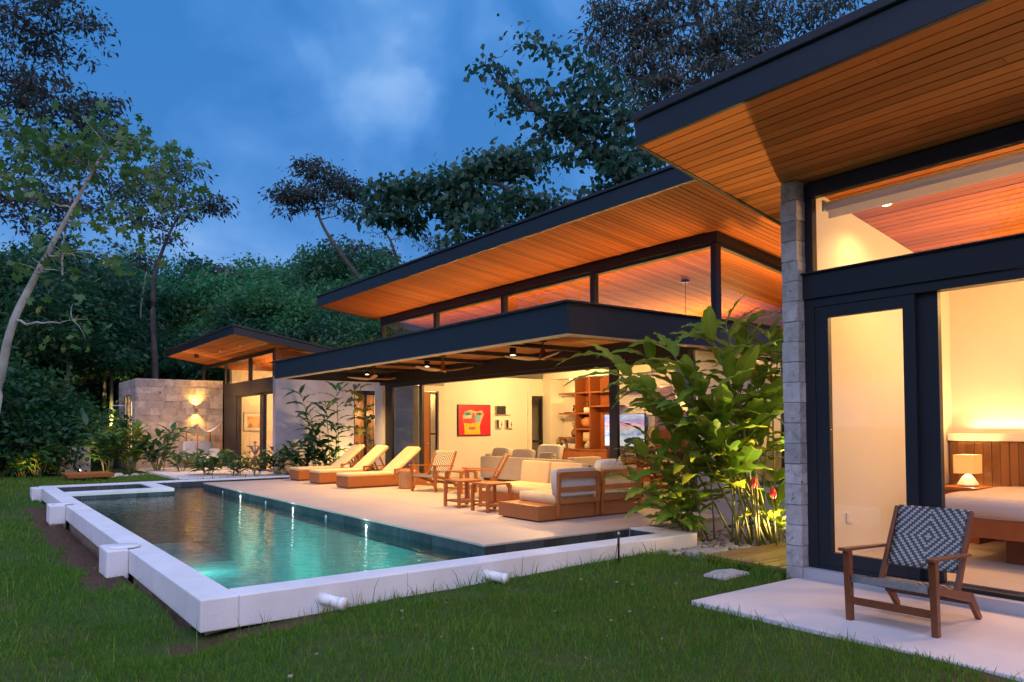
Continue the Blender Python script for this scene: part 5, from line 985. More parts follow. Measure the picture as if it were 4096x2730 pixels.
def cane(t, base, tip, lean, leaves, frac, nl, size=1., sway=.5):
    """a bowed cane with two ranks of arching leaves"""
    base, tip = Vector(base), Vector(tip); off = Vector(t.location); pts = []
    d = tip-base
    for i in range(9):
        u = i/8; p = base+d*u; p.z = base.z+d.z*(1-(1-u)**1.35) if lean else p.z; pts.append(p-off)
    B().tube(pts, [.017*size*(1-.75*i/8) for i in range(9)], 6).build('stem', MT['stem'], t, True)
    hd = Vector((d.x, d.y, 0)); az0 = math.atan2(hd.y, hd.x) if hd.length > .1 else rnd.uniform(0, 6.28); az0 += rnd.uniform(-sway, sway)
    for k in range(nl):
        u = frac+(1-frac)*(k+.5)/nl; f_ = u*8; i = min(7, int(f_)); p = pts[i].lerp(pts[i+1], f_-i); tg = (pts[i+1]-pts[i]).normalized()
        sd = Vector((math.cos(az0+math.pi/2), math.sin(az0+math.pi/2), 0))*(1 if k % 2 else -1)
        dr = (sd*(.9-.35*u)+tg*(.35+.45*u)+Vector((rnd.uniform(-.35,.35),rnd.uniform(-.35,.35),rnd.uniform(-.1,.35)))).normalized()
        s_ = size*rnd.uniform(.78,1.15)*(1 if u < .9 else .85); o = put('leaf', rnd.choice(leaves), t); o.matrix_local = mat_dir(p, dr, rnd.uniform(-.5,.5)) @ Matrix.Scale(s_, 4)
    o = put('leaf', rnd.choice(leaves), t); o.matrix_local = mat_dir(pts[-1], Vector((math.cos(az0),math.sin(az0),.15)), rnd.uniform(-.4,.4)) @ Matrix.Scale(size*.9, 4)
t = thing('ginger_plant', 'tall arching ginger plant with broad lit leaves in the pebble bed', 'plant', (8.05, 6.0, -.05))
tips = [(2410,1420,9.9),(2470,1500,9.6),(2560,1410,9.9),(2640,1370,9.7),(2720,1480,9.4),(2830,1330,9.6),(2900,1290,9.8),(2990,1290,9.9),(3080,1320,10.),(3130,1360,9.9),(2600,1560,9.4),(2700,1620,9.2),(2810,1560,9.3),(2930,1500,9.6),(3050,1500,9.8),(3110,1600,9.7),(2760,1700,9.2),(2880,1660,9.3),(3010,1660,9.5),(2980,1420,9.8)]
for i, q in enumerate(tips):
    p = at(*q); bx, by = 8.05+rnd.uniform(-.15,.55), 5.78+rnd.uniform(-.15,.35); cane(t, (bx, by, -.06), p, True, GL, .34, 11 if i < 10 else 10, 1.0)
t = thing('ginger_plant', 'lower leafy ginger clump in front of the glass door beside the deck edge', 'plant', (8.0, 6.6, -.05))
for q in ((2545,1810,9.6),(2600,1760,9.8),(2680,1790,9.6),(2640,1890,9.4),(2720,1860,9.4),(2580,1960,9.4),(2680,1980,9.3),(2780,1900,9.4),(2730,1740,9.7),(2830,1800,9.6),(2620,2030,9.3),(2500,1905,9.6)):
    p = at(*q); cane(t, (7.95+rnd.uniform(-.15,.3), 6.55+rnd.uniform(-.25,.25), -.06), p, True, GL, .22, 9, .72)
t = thing('ginger_plant', 'small lit ginger clump squeezed beside the stone pier', 'plant', (8.8, 5.6, -.05))
for q in ((3040,1830,9.9),(3110,1760,9.9),(3090,1900,9.7),(3120,1990,9.6),(3010,1950,9.6),(3060,2050,9.5)):
    p = at(*q); cane(t, (8.55+rnd.uniform(-.1,.2), 5.75+rnd.uniform(-.15,.15), -.06), p, True, GL, .2, 6, .72)
MT['petal'] = plain('red_petal', (.55, .03, .05), .5, .25, 14.)
for i, (q, lb) in enumerate((((3090,1985,9.2),'dark red torch ginger flower nearest the stone pier'),((3015,1945,9.3),'red ginger flower half hidden among the lit leaves'))):
    p = at(*q); t = thing('torch_flower', lb, 'flower', (p.x, p.y, -.05), 0, 'red ginger flowers'); B().tube([(.1,.02,0),(0,0,p.z+.05)], .008, 6).build('stem', MT['stem'], t, True)
    b = B()
    for k in range(14): a = k*2.4; r_ = .012+.002*k; b.soft((r_*math.cos(a),r_*math.sin(a),p.z+.13-.006*k), (.014,.014,.035), .8, 6, 5)
    b.build('petals', MT['petal'], t, True)
t = thing('plant_pot', 'dark ribbed plant pot behind the ginger stems by the pier', 'plant pot', (8.95, 5.62, -.05)); B().lathe([(.11,0),(.14,.25),(.15,.27),(.14,.28),(.12,.26),(0,.25)], 16).build('pot', MT['dark'], t)
# plants before the guest pavilion wall
def clump(name, lb, x, y, z0, n, hgt, spread, leaves, size, cat='plant', grp=None, nl=6, fr=.25):
    t = thing(name, lb, cat, (x, y, z0), 0, grp)
    for i in range(n):
        a = 2*math.pi*i/n+rnd.uniform(-.5,.5); r_ = spread*rnd.uniform(.3,1); cane(t, (x+rnd.uniform(-.12,.12), y+rnd.uniform(-.12,.12), z0), (x+r_*math.cos(a), y+r_*math.sin(a), z0+hgt*rnd.uniform(.6,1.05)), True, leaves, fr, nl, size)
t = thing('ginger_plant', 'tall dark ginger plant climbing in front of the grey guest pavilion wall', 'plant', (9.5, 23.2, -.05))
for q, bx in (((1200,1570,23.3),9.35),((1235,1650,23.2),9.5),((1345,1545,23.6),10.1),((1300,1610,23.4),9.8),((1260,1700,23.),9.7),((1345,1700,23.4),10.0),((1215,1770,22.9),9.6)):
    p = at(*q); cane(t, (bx, 23.1, -.05), p, True, GD, .25, 10, 1.05)
t = thing('broad_leaf_plant', 'yellow-green lobed leaves lit up in front of the slatted window', 'plant', (10.1, 20.6, -.05))
for q in ((1435,1545,20.3),(1445,1640,20.3),(1455,1720,20.4),(1425,1600,20.4)):
    p = at(*q); cane(t, (10.25, 20.7, -.05), p, True, GY, .45, 4, .85, .2)
gn = 'planting in front of the guest pavilion'
clump('fan_plant', 'bushy palm-like plant behind the timber step', 4.1, 28.4, -.12, 16, 1.9, .95, GD, .95, 'plant', gn)
clump('fan_plant', 'feathery plant at the corner of the stone wall', 4.75, 28.1, -.12, 14, 1.7, .9, GL, .85, 'plant', gn)
clump('fan_plant', 'spreading plant before the left half of the stone wall', 5.6, 27.8, -.12, 14, 1.55, .85, GD, .9, 'plant', gn)
clump('fan_plant', 'small plant between the boulders and the daybed', 6.1, 27.0, -.1, 8, .75, .45, GD, .6, 'plant', gn)
clump('fan_plant', 'dense upright plant hiding the foot of the daybed', 6.3, 24.4, -.1, 14, .85, .7, GD, .75, 'plant', gn)
clump('fan_plant', 'low plant left of the guest room door', 6.95, 23.6, -.1, 10, .75, .5, GD, .6, 'plant', gn)
clump('fan_plant', 'low plant in front of the guest room door', 7.5, 23.3, -.1, 9, .8, .55, GD, .6, 'plant', gn)
clump('fan_plant', 'low plant at the right edge of the guest room door', 8.1, 23.2, -.1, 9, .95, .5, GD, .65, 'plant', gn)
clump('fan_plant', 'spiky plant at the left foot of the grey garden wall', 8.8, 23.0, -.1, 12, 1.05, .6, GD, .75, 'plant', gn)
clump('fan_plant', 'spiky plant at the foot of the grey garden wall behind the far lounger', 9.5, 22.6, -.1, 10, .85, .55, GD, .7, 'plant', gn)
clump('fan_plant', 'pale lit plant left of the screen wall', 2.2, 29.6, -.12, 12, 1.0, .7, [leaf_mesh('leaf', .42, .13, .8, MT['ginger_y'], .1)]+GL, .8, 'plant', gn)
clump('fan_plant', 'thin plant in front of the screen wall', 2.75, 29.6, -.12, 9, 1.1, .5, GD, .7, 'plant', gn)
clump('fan_plant', 'dark fern-like plant at the far left lawn edge', 1.2, 29.8, -.12, 14, .9, 1.0, GD, .9, 'plant', gn)
clump('fan_plant', 'bright green low plant at the far left lawn edge', 1.75, 29.9, -.12, 10, .7, .6, GL, .7, 'plant', gn)
# garden uplights (lit plants show them)
for i, (x, y, tx, ty, tz, pw, lb) in enumerate(((8.75,5.25,7.6,5.7,3.0,400,'small black garden uplight at the foot of the ginger plant'),(3.3,28.9,4.6,28.3,1.0,45,'small black garden uplight by the palm-like plant'),(1.9,29.0,1.9,30.0,.7,14,'small black garden uplight at the far left lawn edge'),(9.7,20.2,10.2,20.8,2.2,22,'small black garden uplight under the yellow-green leaves'),(10.6,22.3,9.7,24.0,1.5,150,'small black garden uplight aimed at the grey garden wall'))):
    t = thing('garden_uplight', lb, 'garden light', (x, y, -.08), 0, 'garden uplights'); B().tube([(0,0,0),(0,0,.12)], .02, 8).build('spike', MT['black'], t); d = (Vector((tx,ty,tz))-Vector((x,y,.06))).normalized(); B().tube([Vector((0,0,.12))-d*.03, Vector((0,0,.12))+d*.07], .035, 12).build('head', MT['black'], t)
    b = B(); b.tube([Vector((0,0,.12))+d*.071, Vector((0,0,.12))+d*.074], .03, 12); b.build('lens', MT['led'], t); lamp('uplight_lamp', 'SPOT', Vector((x,y,.04))+d*.10, pw, (1,.62,.2), (tx,ty,tz), 150 if i == 0 else 125, .7, .035)
# ------------------------------------------------------------------ lawn grass
rg = np.random.default_rng(5)
def grass_field():
    P = []
    for (r0, r1, dens) in ((4.0, 7.0, 3000), (7.0, 10.5, 1700), (10.5, 16., 700), (16., 32., 210)):
        a0, a1 = R(-4), R(78); area = .5*(a1-a0)*(r1*r1-r0*r0); n = int(area*dens)
        r = np.sqrt(rg.uniform(r0*r0, r1*r1, n)); a = rg.uniform(a0, a1, n); P.append(np.stack([r*np.sin(a), r*np.cos(a), r], 1))
    P = np.concatenate(P); x, y = P[:,0], P[:,1]
    bad = ((x > 1.45) & (x < 15) & (y > 6.2) & (y < 20.75)) | ((x > 5.06) & (y < 4.29)) | ((x > 6.96) & (y > 4.0)) & (y < 6.2) | ((x > 7.5) & (y < 7.3)) | ((x > 5.1) & (y > 22.6)) | (x > 8.6) | (y > 29+.5*np.sin(x*2)) | ((x > 3) & (y > 26.6)) | ((x > 6.0) & (x < 6.55) & (y > 4.66) & (y < 5.02))
    bad |= (x > 6.72) & (y > 5.7) & (y < 6.2)
    tr = (np.abs(x-1.36) < .22+.09*np.sin(y*3)+.04*np.sin(y*11)) & (y > 8.7) & (y < 17.8) & (rg.random(len(x)) < .93)
    ft = (x > 1.5) & (x < 2.5) & (y > 5.98+.08*np.sin(x*5)) & (y < 6.3) & (rg.random(len(x)) < .7)
    pt = np.sin(x*1.9+1.2*np.sin(y*1.3))*np.sin(y*2.3+.8*np.sin(x*1.7))
    thin = (pt > .55) & (rg.random(len(x)) < .55)
    return P[~(bad | tr | ft | thin)], pt[~(bad | tr | ft | thin)]
P, pt = grass_field(); n = len(P); x, y, r = P[:,0], P[:,1], P[:,2]
z = zg(x, y)
h = rg.gamma(4., .0092, n)*(1+.25*pt)*(1+np.clip((r-8)/14, 0, 1)*.5); tall = rg.random(n) < .010*np.exp(-((x-2.)/2.2)**2)+.0015; h = np.where(tall, h*2.6+.06, h); wx = rg.uniform(1.9, 6.6, 60); wy = rg.uniform(5.92, 6.16, 60); hit = np.array([np.argmin((x-a)**2+(y-b)**2) for a, b in zip(wx, wy)]); h[hit] = rg.uniform(.10, .24, 60)
wd = (.0024+.0012*rg.random(n))*(1+np.clip((r-5)/6, 0, 4)*.9); a = rg.uniform(0, 2*np.pi, n); b_ = rg.uniform(0, 2*np.pi, n); ln = h*rg.uniform(.2, .9, n)
dx, dy = np.cos(a)*wd, np.sin(a)*wd; lx, ly = np.cos(b_)*ln, np.sin(b_)*ln
V = np.zeros((n, 5, 3)); V[:,0] = np.stack([x-dx, y-dy, z-.01], 1); V[:,1] = np.stack([x+dx, y+dy, z-.01], 1)
V[:,2] = np.stack([x+dx*.8+lx*.35, y+dy*.8+ly*.35, z+h*.6], 1); V[:,3] = np.stack([x-dx*.8+lx*.35, y-dy*.8+ly*.35, z+h*.6], 1); V[:,4] = np.stack([x+lx, y+ly, z+h], 1)
i5 = np.arange(n)[:,None]*5; F = np.concatenate([np.concatenate([i5, i5+1, i5+2], 1), np.concatenate([i5, i5+2, i5+3], 1), np.concatenate([i5+3, i5+2, i5+4], 1)])
put('grass', npmesh('grass', V.reshape(-1,3), F, MT['grass']), kind='stuff')
b = B()
for i in range(46):
    x, y = rnd.uniform(.6, 6.), rnd.uniform(3.6, 6.1)
    if y > 6.0 or x > 5 and y < 4.4: continue
    s_ = rnd.uniform(.012,.03); zz = float(zg(x,y))+.035; a = rnd.uniform(0,6.28); b.add([(x,y,zz),(x+s_*math.cos(a+.5),y+s_*math.sin(a+.5),zz+.008),(x+1.8*s_*math.cos(a),y+1.8*s_*math.sin(a),zz+.004),(x+s_*math.cos(a-.5),y+s_*math.sin(a-.5),zz-.004)], [(0,1,2,3)])
b.build('fallen_leaves', plain('dry_leaf', (.32,.22,.16), .8, .4, 9.), kind='stuff')
t = thing('broken_stone', 'white broken stone half buried under the pool wall corner', 'stone', (2.02, 5.98, -.27)); b = B(); b.soft((0,0,.04), (.09,.06,.06), .6, 10, 7); b.v = [(p[0]+rnd.uniform(-.012,.012),p[1]+rnd.uniform(-.012,.012),p[2]+rnd.uniform(-.01,.01)) for p in b.v]; b.build('rubble', MT['white'], t)

# ------------------------------------------------------------------ trees
def leaf_cloud(name, cens, mt, size, rng, aspect, droop, spread, per, kind='plain'):
    """leaves in tufts round the twig ends"""
    cens = np.asarray(cens, float); k = len(cens); idx = np.repeat(np.arange(k), per); n = len(idx)
    off = rng.normal(size=(n,3))*spread*np.array([1,1,.62]); c = cens[idx]+off; c[:,2] -= np.abs(off[:,0])*.15
    s = size*rng.uniform(.55, 1.3, n); th = np.arctan2(off[:,1], off[:,0])+rng.normal(0,.9,n); ph = rng.normal(-droop*.7, .5, n)
    d = np.stack([np.cos(th)*np.cos(ph), np.sin(th)*np.cos(ph), np.sin(ph)], 1)
    w_ = np.cross(d, rng.normal(size=(n,3))+np.array([0,0,.9])); w_ /= np.linalg.norm(w_, axis=1)[:,None]+1e-9; up_ = np.cross(w_, d); L_ = s[:,None]
    if kind == 'lobed':      # hand shaped leaves: seven lobes round a stalk
        V = []; m_ = 7
        a_ = np.linspace(-2.5, 2.5, m_*2-1); r_ = np.where(np.arange(m_*2-1)%2 == 0, 1., .66)*(1-.10*np.abs(a_))
        pts = [c]+[c+(d*np.cos(q)*r+w_*np.sin(q)*r)*L_*.55-up_*(L_*.10*r) for q, r in zip(a_, r_)]
        V = np.stack(pts, 1); m1 = len(pts); F = np.concatenate([np.arange(n)[:,None]*m1+np.array([[0, i, i+1]]) for i in range(1, m1-1)]); V = V.reshape(-1,3)
        return npmesh(name, V, F, mt)
    w_ = w_*L_*aspect*.5
    V = np.stack([c, c+d*L_*.38+w_+up_*L_*.05, c+d*L_*(1-.0)-np.array([0,0,1])*L_*.12, c+d*L_*.38-w_+up_*L_*.05], 1).reshape(-1,3)
    F = np.arange(n)[:,None]*4+np.arange(4)[None,:]
    return npmesh(name, V, F, mt)
def tree(name, lb, trunk, rad, clusters, mt, size, tm='trunk', grp=None, seed=1, per=22, aspect=.5, droop=.5, limb=.35, cat='tree', kind='plain', dens=1., spread=None):
    """trunk: list of world points; clusters: (center, radii, leaves)"""
    rng = np.random.default_rng(seed); rr = random.Random(seed); base = Vector(trunk[0]); t = thing(name, lb, cat, tuple(base), 0, grp)
    tk = [Vector(p)-base for p in trunk]; n = len(tk); spread = spread or size*.95
    pts = []
    for i in range(n-1):
        p0, p1, p2, p3 = tk[max(i-1,0)], tk[i], tk[i+1], tk[min(i+2,n-1)]
        for k in range(5):
            u = k/5; pts.append(.5*((2*p1)+(p2-p0)*u+(2*p0-5*p1+4*p2-p3)*u*u+(3*p1-p0-3*p2+p3)*u**3))
    pts.append(tk[-1]); m_ = len(pts); rad_ = [rad*(1-.78*i/(m_-1)) for i in range(m_)]
    B().tube(pts, rad_, 9).build('trunk', MT[tm], t, True)
    b = B(); cens = []; nodes = [(pts[i], rad_[i]) for i in range(m_//3, m_)]
    for c, r3, nl in clusters:
        c = Vector(c)-base
        st, r0 = min(nodes, key=lambda q: (q[0]-c).length+.6*max(0, q[0].z-c.z)*2); r0 = max(.014, min(r0*.55, rad*limb))
        L0 = (c-st).length; mid = st.lerp(c, .5)+Vector((0,0,-.10*L0)); path = []
        for k in range(9):
            u = k/8; p = st*(1-u)**2+mid*2*u*(1-u)+c*u*u
            if 0 < k < 8: p += Vector((rr.uniform(-1,1),rr.uniform(-1,1),rr.uniform(-1,1)))*L0*.03
            path.append(p)
        b.tube(path, [r0*(1-.8*k/8) for k in range(9)], 6); nodes += [(path[k], r0*(1-.8*k/8)) for k in (4,6,8)]
        kt = max(3, int(nl*dens/per))
        for k in range(kt):
            d = Vector((rr.gauss(0,1),rr.gauss(0,1),rr.gauss(.1,1))).normalized(); e_ = c+Vector((d.x*r3[0],d.y*r3[1],d.z*r3[2]))*(rr.random()**.4)*1.05
            i = min(range(2,9), key=lambda j: (path[j]-e_).length+rr.uniform(0,.5)*r3[0]); q = path[i]; ln = (e_-q).length
            mm = q.lerp(e_, .5)+Vector((rr.uniform(-.12,.12),rr.uniform(-.12,.12),rr.uniform(-.02,.12)))*ln; rt_ = max(.010, min(r0*.4, .014+.014*ln))
            b.tube([q, q.lerp(mm,.7), mm.lerp(e_,.4), e_], [rt_, rt_*.75, rt_*.5, rt_*.2], 4); cens.append(tuple(e_))
            if ln > .6: cens.append(tuple(mm.lerp(e_,.5)+Vector((rr.uniform(-.2,.2),rr.uniform(-.2,.2),rr.uniform(-.1,.2)))*ln*.3))
    b.build('branches', MT[tm], t, True)
    put('crown', leaf_cloud('crown', cens, MT[mt], size, rng, aspect, droop, spread, max(2, int(per*.62)), kind), t)
    return t
def cl(px, py, d, rx, rz, n, ry=None): return (tuple(at(px, py, d)), (rx, ry or rx, rz), n)
# left foreground pale trunk with lobed leaves
tree('lobed_leaf_tree', 'slender pale trunked tree leaning right at the left photo edge', [(.30,17.2,-.2),tuple(at(-20,1650,16.5)),tuple(at(40,1330,16.6)),tuple(at(130,1130,16.8)),tuple(at(225,950,17)),tuple(at(330,760,17.3)),tuple(at(420,600,17.6))], .115,
     [cl(600,680,17.8,1.0,.45,150),cl(480,560,18.2,1.1,.5,160),cl(330,650,17.4,1.0,.5,150),cl(150,560,17,1.0,.5,130),cl(640,790,18,.8,.4,90),cl(450,900,17.4,.9,.4,80),cl(300,1010,16.8,.9,.35,70),cl(180,1080,16.6,.7,.35,45),cl(290,1280,16.2,.35,.6,36),cl(100,760,16.8,1.1,.5,110),cl(530,1010,17.6,.5,.3,30)], 'lf_pal', .27, 'pale_trunk', None, 3, 9, .85, .55, .3, 'tree', 'lobed', 1.0, .34)
tree('tall_left_tree', 'tall dark tree filling the upper left photo corner', [(-1.0,26,-.2),(-.8,26,4),(-.3,26,8),(.1,26.5,12),(.3,27,15)], .30,
     [cl(60,60,26,2.4,1.2,1500),cl(200,130,27,2.0,1.0,1100),cl(60,330,26,2.2,1.3,1500),cl(250,420,26,2.0,.9,1200),cl(380,440,27,1.3,.7,600),cl(420,590,27,1.4,.8,600),cl(90,560,26,2.4,1.2,1500),cl(300,560,26,2.2,1.0,1200),cl(330,60,27,1.2,.6,350),cl(60,800,25,2.4,1.2,1100),cl(230,880,26,1.8,1.,600),cl(-200,300,26,3,3,1500)], 'lf_brown', .22, 'trunk', None, 5, 26, .42, .6, .35, 'tree', 'plain', .62)
tree('flat_crowned_tree', 'slim flat-crowned tree standing behind the stone wall', [(7.6,38.5,-.2),tuple(at(620,1480,35)),tuple(at(612,1240,35)),tuple(at(625,1080,35)),tuple(at(680,930,35.5)),tuple(at(720,860,36))], .17,
     [cl(590,760,36,2.0,.7,700),cl(700,680,37,1.6,.5,600),cl(780,800,36,1.6,.4,600),cl(860,820,36.5,.9,.3,300),cl(640,860,36,1.6,.5,420),cl(520,870,35,1.5,.5,360),cl(700,960,35,1.1,.4,160),cl(560,1020,35,1.3,.5,200),cl(480,760,36,1.4,.6,360)], 'lf_brown', .23, 'trunk', None, 8, 22, .42, .6, .35, 'tree', 'plain', 1.0)
tree('umbrella_tree', 'brown-tinged umbrella tree leaning left above the dark forest', [(22.5,44,-.2),tuple(at(1500,1220,48)),tuple(at(1430,1105,48)),tuple(at(1345,990,48)),tuple(at(1290,900,48.5)),tuple(at(1250,800,49))], .24,
     [cl(1240,670,50,1.3,.6,700),cl(1310,720,50,2.0,.8,1000),cl(1180,780,49,1.8,.6,800),cl(1110,790,49,1.1,.4,400),cl(1380,760,50,1.7,.7,800),cl(1270,800,49,2.2,.6,700),cl(1440,770,50,1.2,.5,500),cl(1170,840,49,1.4,.4,300),cl(1400,990,48,1.3,.5,160),cl(1370,850,49,1.4,.4,350)], 'lf_brown', .30, 'trunk', None, 9, 24, .42, .55, .35, 'tree', 'plain', .8)
tree('broad_leaf_tree', 'long horizontal dark leafed tree stretching over the living house roof', [(24.5,30.5,-.2),tuple(at(2360,1050,38)),tuple(at(2200,880,38)),tuple(at(2080,800,38.5)),tuple(at(2000,740,39)),tuple(at(1900,730,39))], .30,
     [cl(1540,790,39,1.3,.6,420),cl(1620,770,39,1.4,.7,520),cl(1720,750,39,1.6,.7,650),cl(1840,720,39.5,1.6,.8,700),cl(1960,670,39.5,1.5,.7,700),cl(2060,640,39.5,1.5,.7,650),cl(2160,600,40,1.0,.5,360),cl(1500,850,38.5,1.0,.4,260),cl(1640,860,38.5,1.6,.5,520),cl(1780,830,38.5,1.4,.5,460),cl(1900,790,38.5,1.2,.4,300),cl(2050,800,38,1.5,.5,420),cl(2180,830,38,1.3,.5,420),cl(2250,800,38,.8,.4,220),cl(1900,900,37.5,1.5,.6,460),cl(2020,860,37.5,1.4,.5,420),cl(1830,960,37,1.0,.4,260),cl(2120,690,39.5,1.0,.5,260)], 'lf_blue', .40, 'trunk', None, 11, 16, .70, .7, .35, 'tree', 'plain', .62)
tree('big_right_tree', 'big tree with outstretched left limbs behind the bedroom roof', [(21,15.5,-.2),tuple(at(2900,900,26)),tuple(at(2560,720,26)),tuple(at(2380,610,26)),tuple(at(2260,520,26.2)),tuple(at(2120,420,26.5)),tuple(at(1980,320,26.8))], .34,
     [cl(1940,265,27,.5,.4,90),cl(2010,310,27,.55,.45,130),cl(2080,370,26.5,.6,.45,160),cl(2160,370,26.5,.6,.4,150),cl(2060,440,26.3,.6,.4,130),cl(2200,460,26,.75,.5,220),cl(2280,500,26,.8,.6,240),cl(2180,530,26,.6,.4,120),cl(2100,130,28,.5,.35,110),cl(2180,180,27.5,.55,.4,130),cl(2260,220,27,.6,.4,150),cl(2350,280,26.5,.7,.5,220),cl(2300,350,26.5,.7,.5,220),cl(2420,400,26,1.0,.7,380),cl(2350,470,26,.9,.7,340),cl(2500,480,25.5,1.0,.7,380),cl(2400,600,25.5,1.0,.6,360),cl(2520,620,25,1.1,.7,460),cl(2480,720,25,1.0,.6,420),cl(2380,770,25,.7,.4,220),cl(2550,760,24.5,.9,.6,320),cl(2290,640,25.5,.5,.4,90)], 'lf_blue', .27, 'trunk', None, 13, 11, .78, .85, .35, 'tree', 'plain', .78, .24)
tree('drooping_tree', 'tall brownish tree with drooping leaves in the upper right sky', [(26,17,-.2),tuple(at(3100,500,31)),tuple(at(2900,260,31)),tuple(at(2800,100,32)),tuple(at(2750,-100,32))], .34,
     [cl(2450,40,31,1.2,.8,800),cl(2560,110,31,1.5,1.1,1200),cl(2420,160,31,1.0,.8,600),cl(2500,250,30.5,1.3,1.,1000),cl(2680,200,30.5,1.6,1.2,1400),cl(2620,340,30,1.3,1.,1000),cl(2780,320,30,1.4,1.,1100),cl(2860,160,30.5,1.6,1.2,1400),cl(3000,60,31,1.6,1.1,1300),cl(3030,220,30,1.3,.9,900),cl(3180,60,30,1.4,.9,900),cl(2900,330,29.5,1.2,.7,700),cl(2720,20,31,1.6,.9,1100),cl(3330,0,30,1.3,.7,600),cl(2720,430,29,1.1,.8,500),cl(2560,420,29.5,.9,.7,420)], 'lf_brown', .28, 'trunk', None, 15, 24, .34, .95, .35, 'tree', 'plain', .75)
tree('bare_twig_tree', 'thin almost bare tree between the umbrella tree and the roof', [(26,41,-.2),tuple(at(1600,1180,46)),tuple(at(1590,1060,46)),tuple(at(1560,960,46)),tuple(at(1510,900,46))], .16,
     [cl(1480,930,46,1.0,.4,40),cl(1620,940,46,1.2,.5,60),cl(1560,1010,46,1.0,.4,70),cl(1700,960,46,1.0,.5,140),cl(1760,1000,46,1.2,.6,260)], 'lf_brown', .2, 'trunk', None, 17, 5, .4, .5)
# forest trees: three kinds, each copied with its own size and place
def proto(kind, seed, mt, size, n, lobes, R_=4.2, H=9., flat=.55, aspect=.5):
    rr = random.Random(seed); cs = []
    for i in range(lobes):
        a = 2.4*i; q = math.sqrt((i+.5)/lobes); k_ = rr.uniform(.7,1.25); cs.append(((R_*q*math.cos(a)*rr.uniform(.8,1.12), R_*q*math.sin(a)*rr.uniform(.8,1.12), H*(1-.30*q*q)-R_*flat*.5+rr.uniform(-.9,.9)), (R_*.30*k_,R_*.30*k_,R_*.19*flat*1.7*k_), int(n/lobes*k_)))
    return tree(kind, '', [(0,0,0),(.15,.1,H*.3),(.0,.3,H*.55),(.2,0,H*.85)], .24, cs, mt, size, 'trunk', 'forest trees behind the houses', seed, 60, aspect, .4, spread=.32)
k1 = proto('rain_tree', 21, 'lf_mid', .23, 26000, 30); k2 = proto('dark_forest_tree', 22, 'lf_dark', .23, 24000, 26, 3.6, 8.5, .9); k3 = proto('pale_forest_tree', 23, 'lf_yel', .24, 16000, 20, 3.2, 7., .8, .7); k4 = proto('understorey_tree', 24, 'lf_under', .20, 20000, 24, 2.8, 4.2, 1.3, .6)
for o in (k1, k2, k3, k4): o['used'] = 0
def place(k, lb, px, d, top, sc_, rz=0, drop=0):
    """a forest tree whose top reaches photo row top"""
    g = at(px, 1705, d); zt = at(px, top, d).z; h0 = {k1: 8.3, k2: 8.0, k3: 6.6, k4: 4.4}[k]; s = sc_; zs = max(.5, (zt+.3)/h0)
    if k['used']: o = dup(k, (g.x, g.y, -.3-drop), rz, lb, (s, s, zs))
    else: o = k; o.location = (g.x, g.y, -.3-drop); o.rotation_euler = (0,0,rz); o.scale = (s, s, zs); o['label'] = lb; k['used'] = 1
    return o
place(k1, 'broad green rain tree crown above the far house roof', 1330, 54, 1010, 1.55, .4); place(k1, 'second broad green crown left of the umbrella tree trunk', 1130, 58, 1050, 1.5, 2.1); place(k1, 'green rounded crown right above the guest pavilion roof', 980, 50, 1090, 1.3, 3.3)
place(k2, 'dark forest tree behind the slim flat-crowned tree', 760, 52, 1070, 1.4, 1.1); place(k2, 'dark forest tree left of the guest pavilion roof', 640, 46, 1160, 1.3, 4.1); place(k2, 'dark rounded forest tree above the palm grove', 500, 48, 1060, 1.2, .3)
place(k1, 'lower green tree just over the guest pavilion ridge', 1180, 44, 1170, 1.2, 5.0); place(k1, 'green tree filling the gap beside the living house roof end', 1440, 44, 1190, 1.2, 1.7); place(k2, 'dark tree low behind the guest pavilion ridge', 1060, 42, 1240, 1.2, 2.7); place(k2, 'dark tree in the gap under the roof end', 1330, 40, 1270, 1.1, .9)
place(k3, 'pale green bamboo-like tree rising behind the guest pavilion', 900, 46, 1130, 1.2, 1.3); place(k3, 'pale green tree low behind the living house end', 1480, 38, 1310, 1.0, 2.9); place(k1, 'green tree hidden partly by the living house roof', 1600, 50, 1130, 1.2, 4.4)
place(k2, 'big dark tree at the left behind the lawn', 190, 38, 1000, 1.35, .7); place(k2, 'dark tree at the far left photo edge', 20, 33, 1040, 1.3, 3.9); place(k2, 'dark tree between the pale trunk and the palm grove', 330, 42, 1080, 1.2, 5.2)
place(k4, 'dark bush-like tree low at the far left lawn edge', 40, 31, 1480, 1.15, .4); place(k4, 'dark leafy understorey tree behind the screen wall', 30, 38, 1470, 1.2, 1.9); place(k4, 'understorey tree left of the stone wall corner', 360, 47, 1560, 1.1, 3.6); place(k4, 'understorey tree with lit leaves behind the left lawn edge', 150, 34, 1560, 1.1, 2.4)
place(k4, 'understorey tree right behind the stone wall top', 620, 43, 1440, 1.2, 5.5); place(k4, 'understorey tree in front of the dark forest, left of the guest eave', 800, 45, 1420, 1.2, .8); place(k4, 'understorey bush at the foot of the left forest', 200, 33, 1740, .8, 4.4); place(k4, 'understorey bush beside the pale leaning trunk', -60, 26, 1350, 1.1, 2.0)
place(k4, 'dense bush deep in the left forest gap', 480, 46, 1500, 1.3, 4.9); place(k4, 'dense bush beyond the outdoor shower', 380, 47, 1620, 1.2, 1.2); place(k2, 'dark tree far behind the stone wall', 560, 60, 1150, 1.5, 2.2)
place(k2, 'dark tree behind the living house, below the horizontal tree', 2000, 46, 1080, 1.2, 1.1); place(k2, 'dark tree behind the living house, below the big right tree', 2500, 40, 900, 1.2, 3.1); place(k1, 'green tree far behind the bedroom roof', 3300, 45, 700, 1.3, .2)
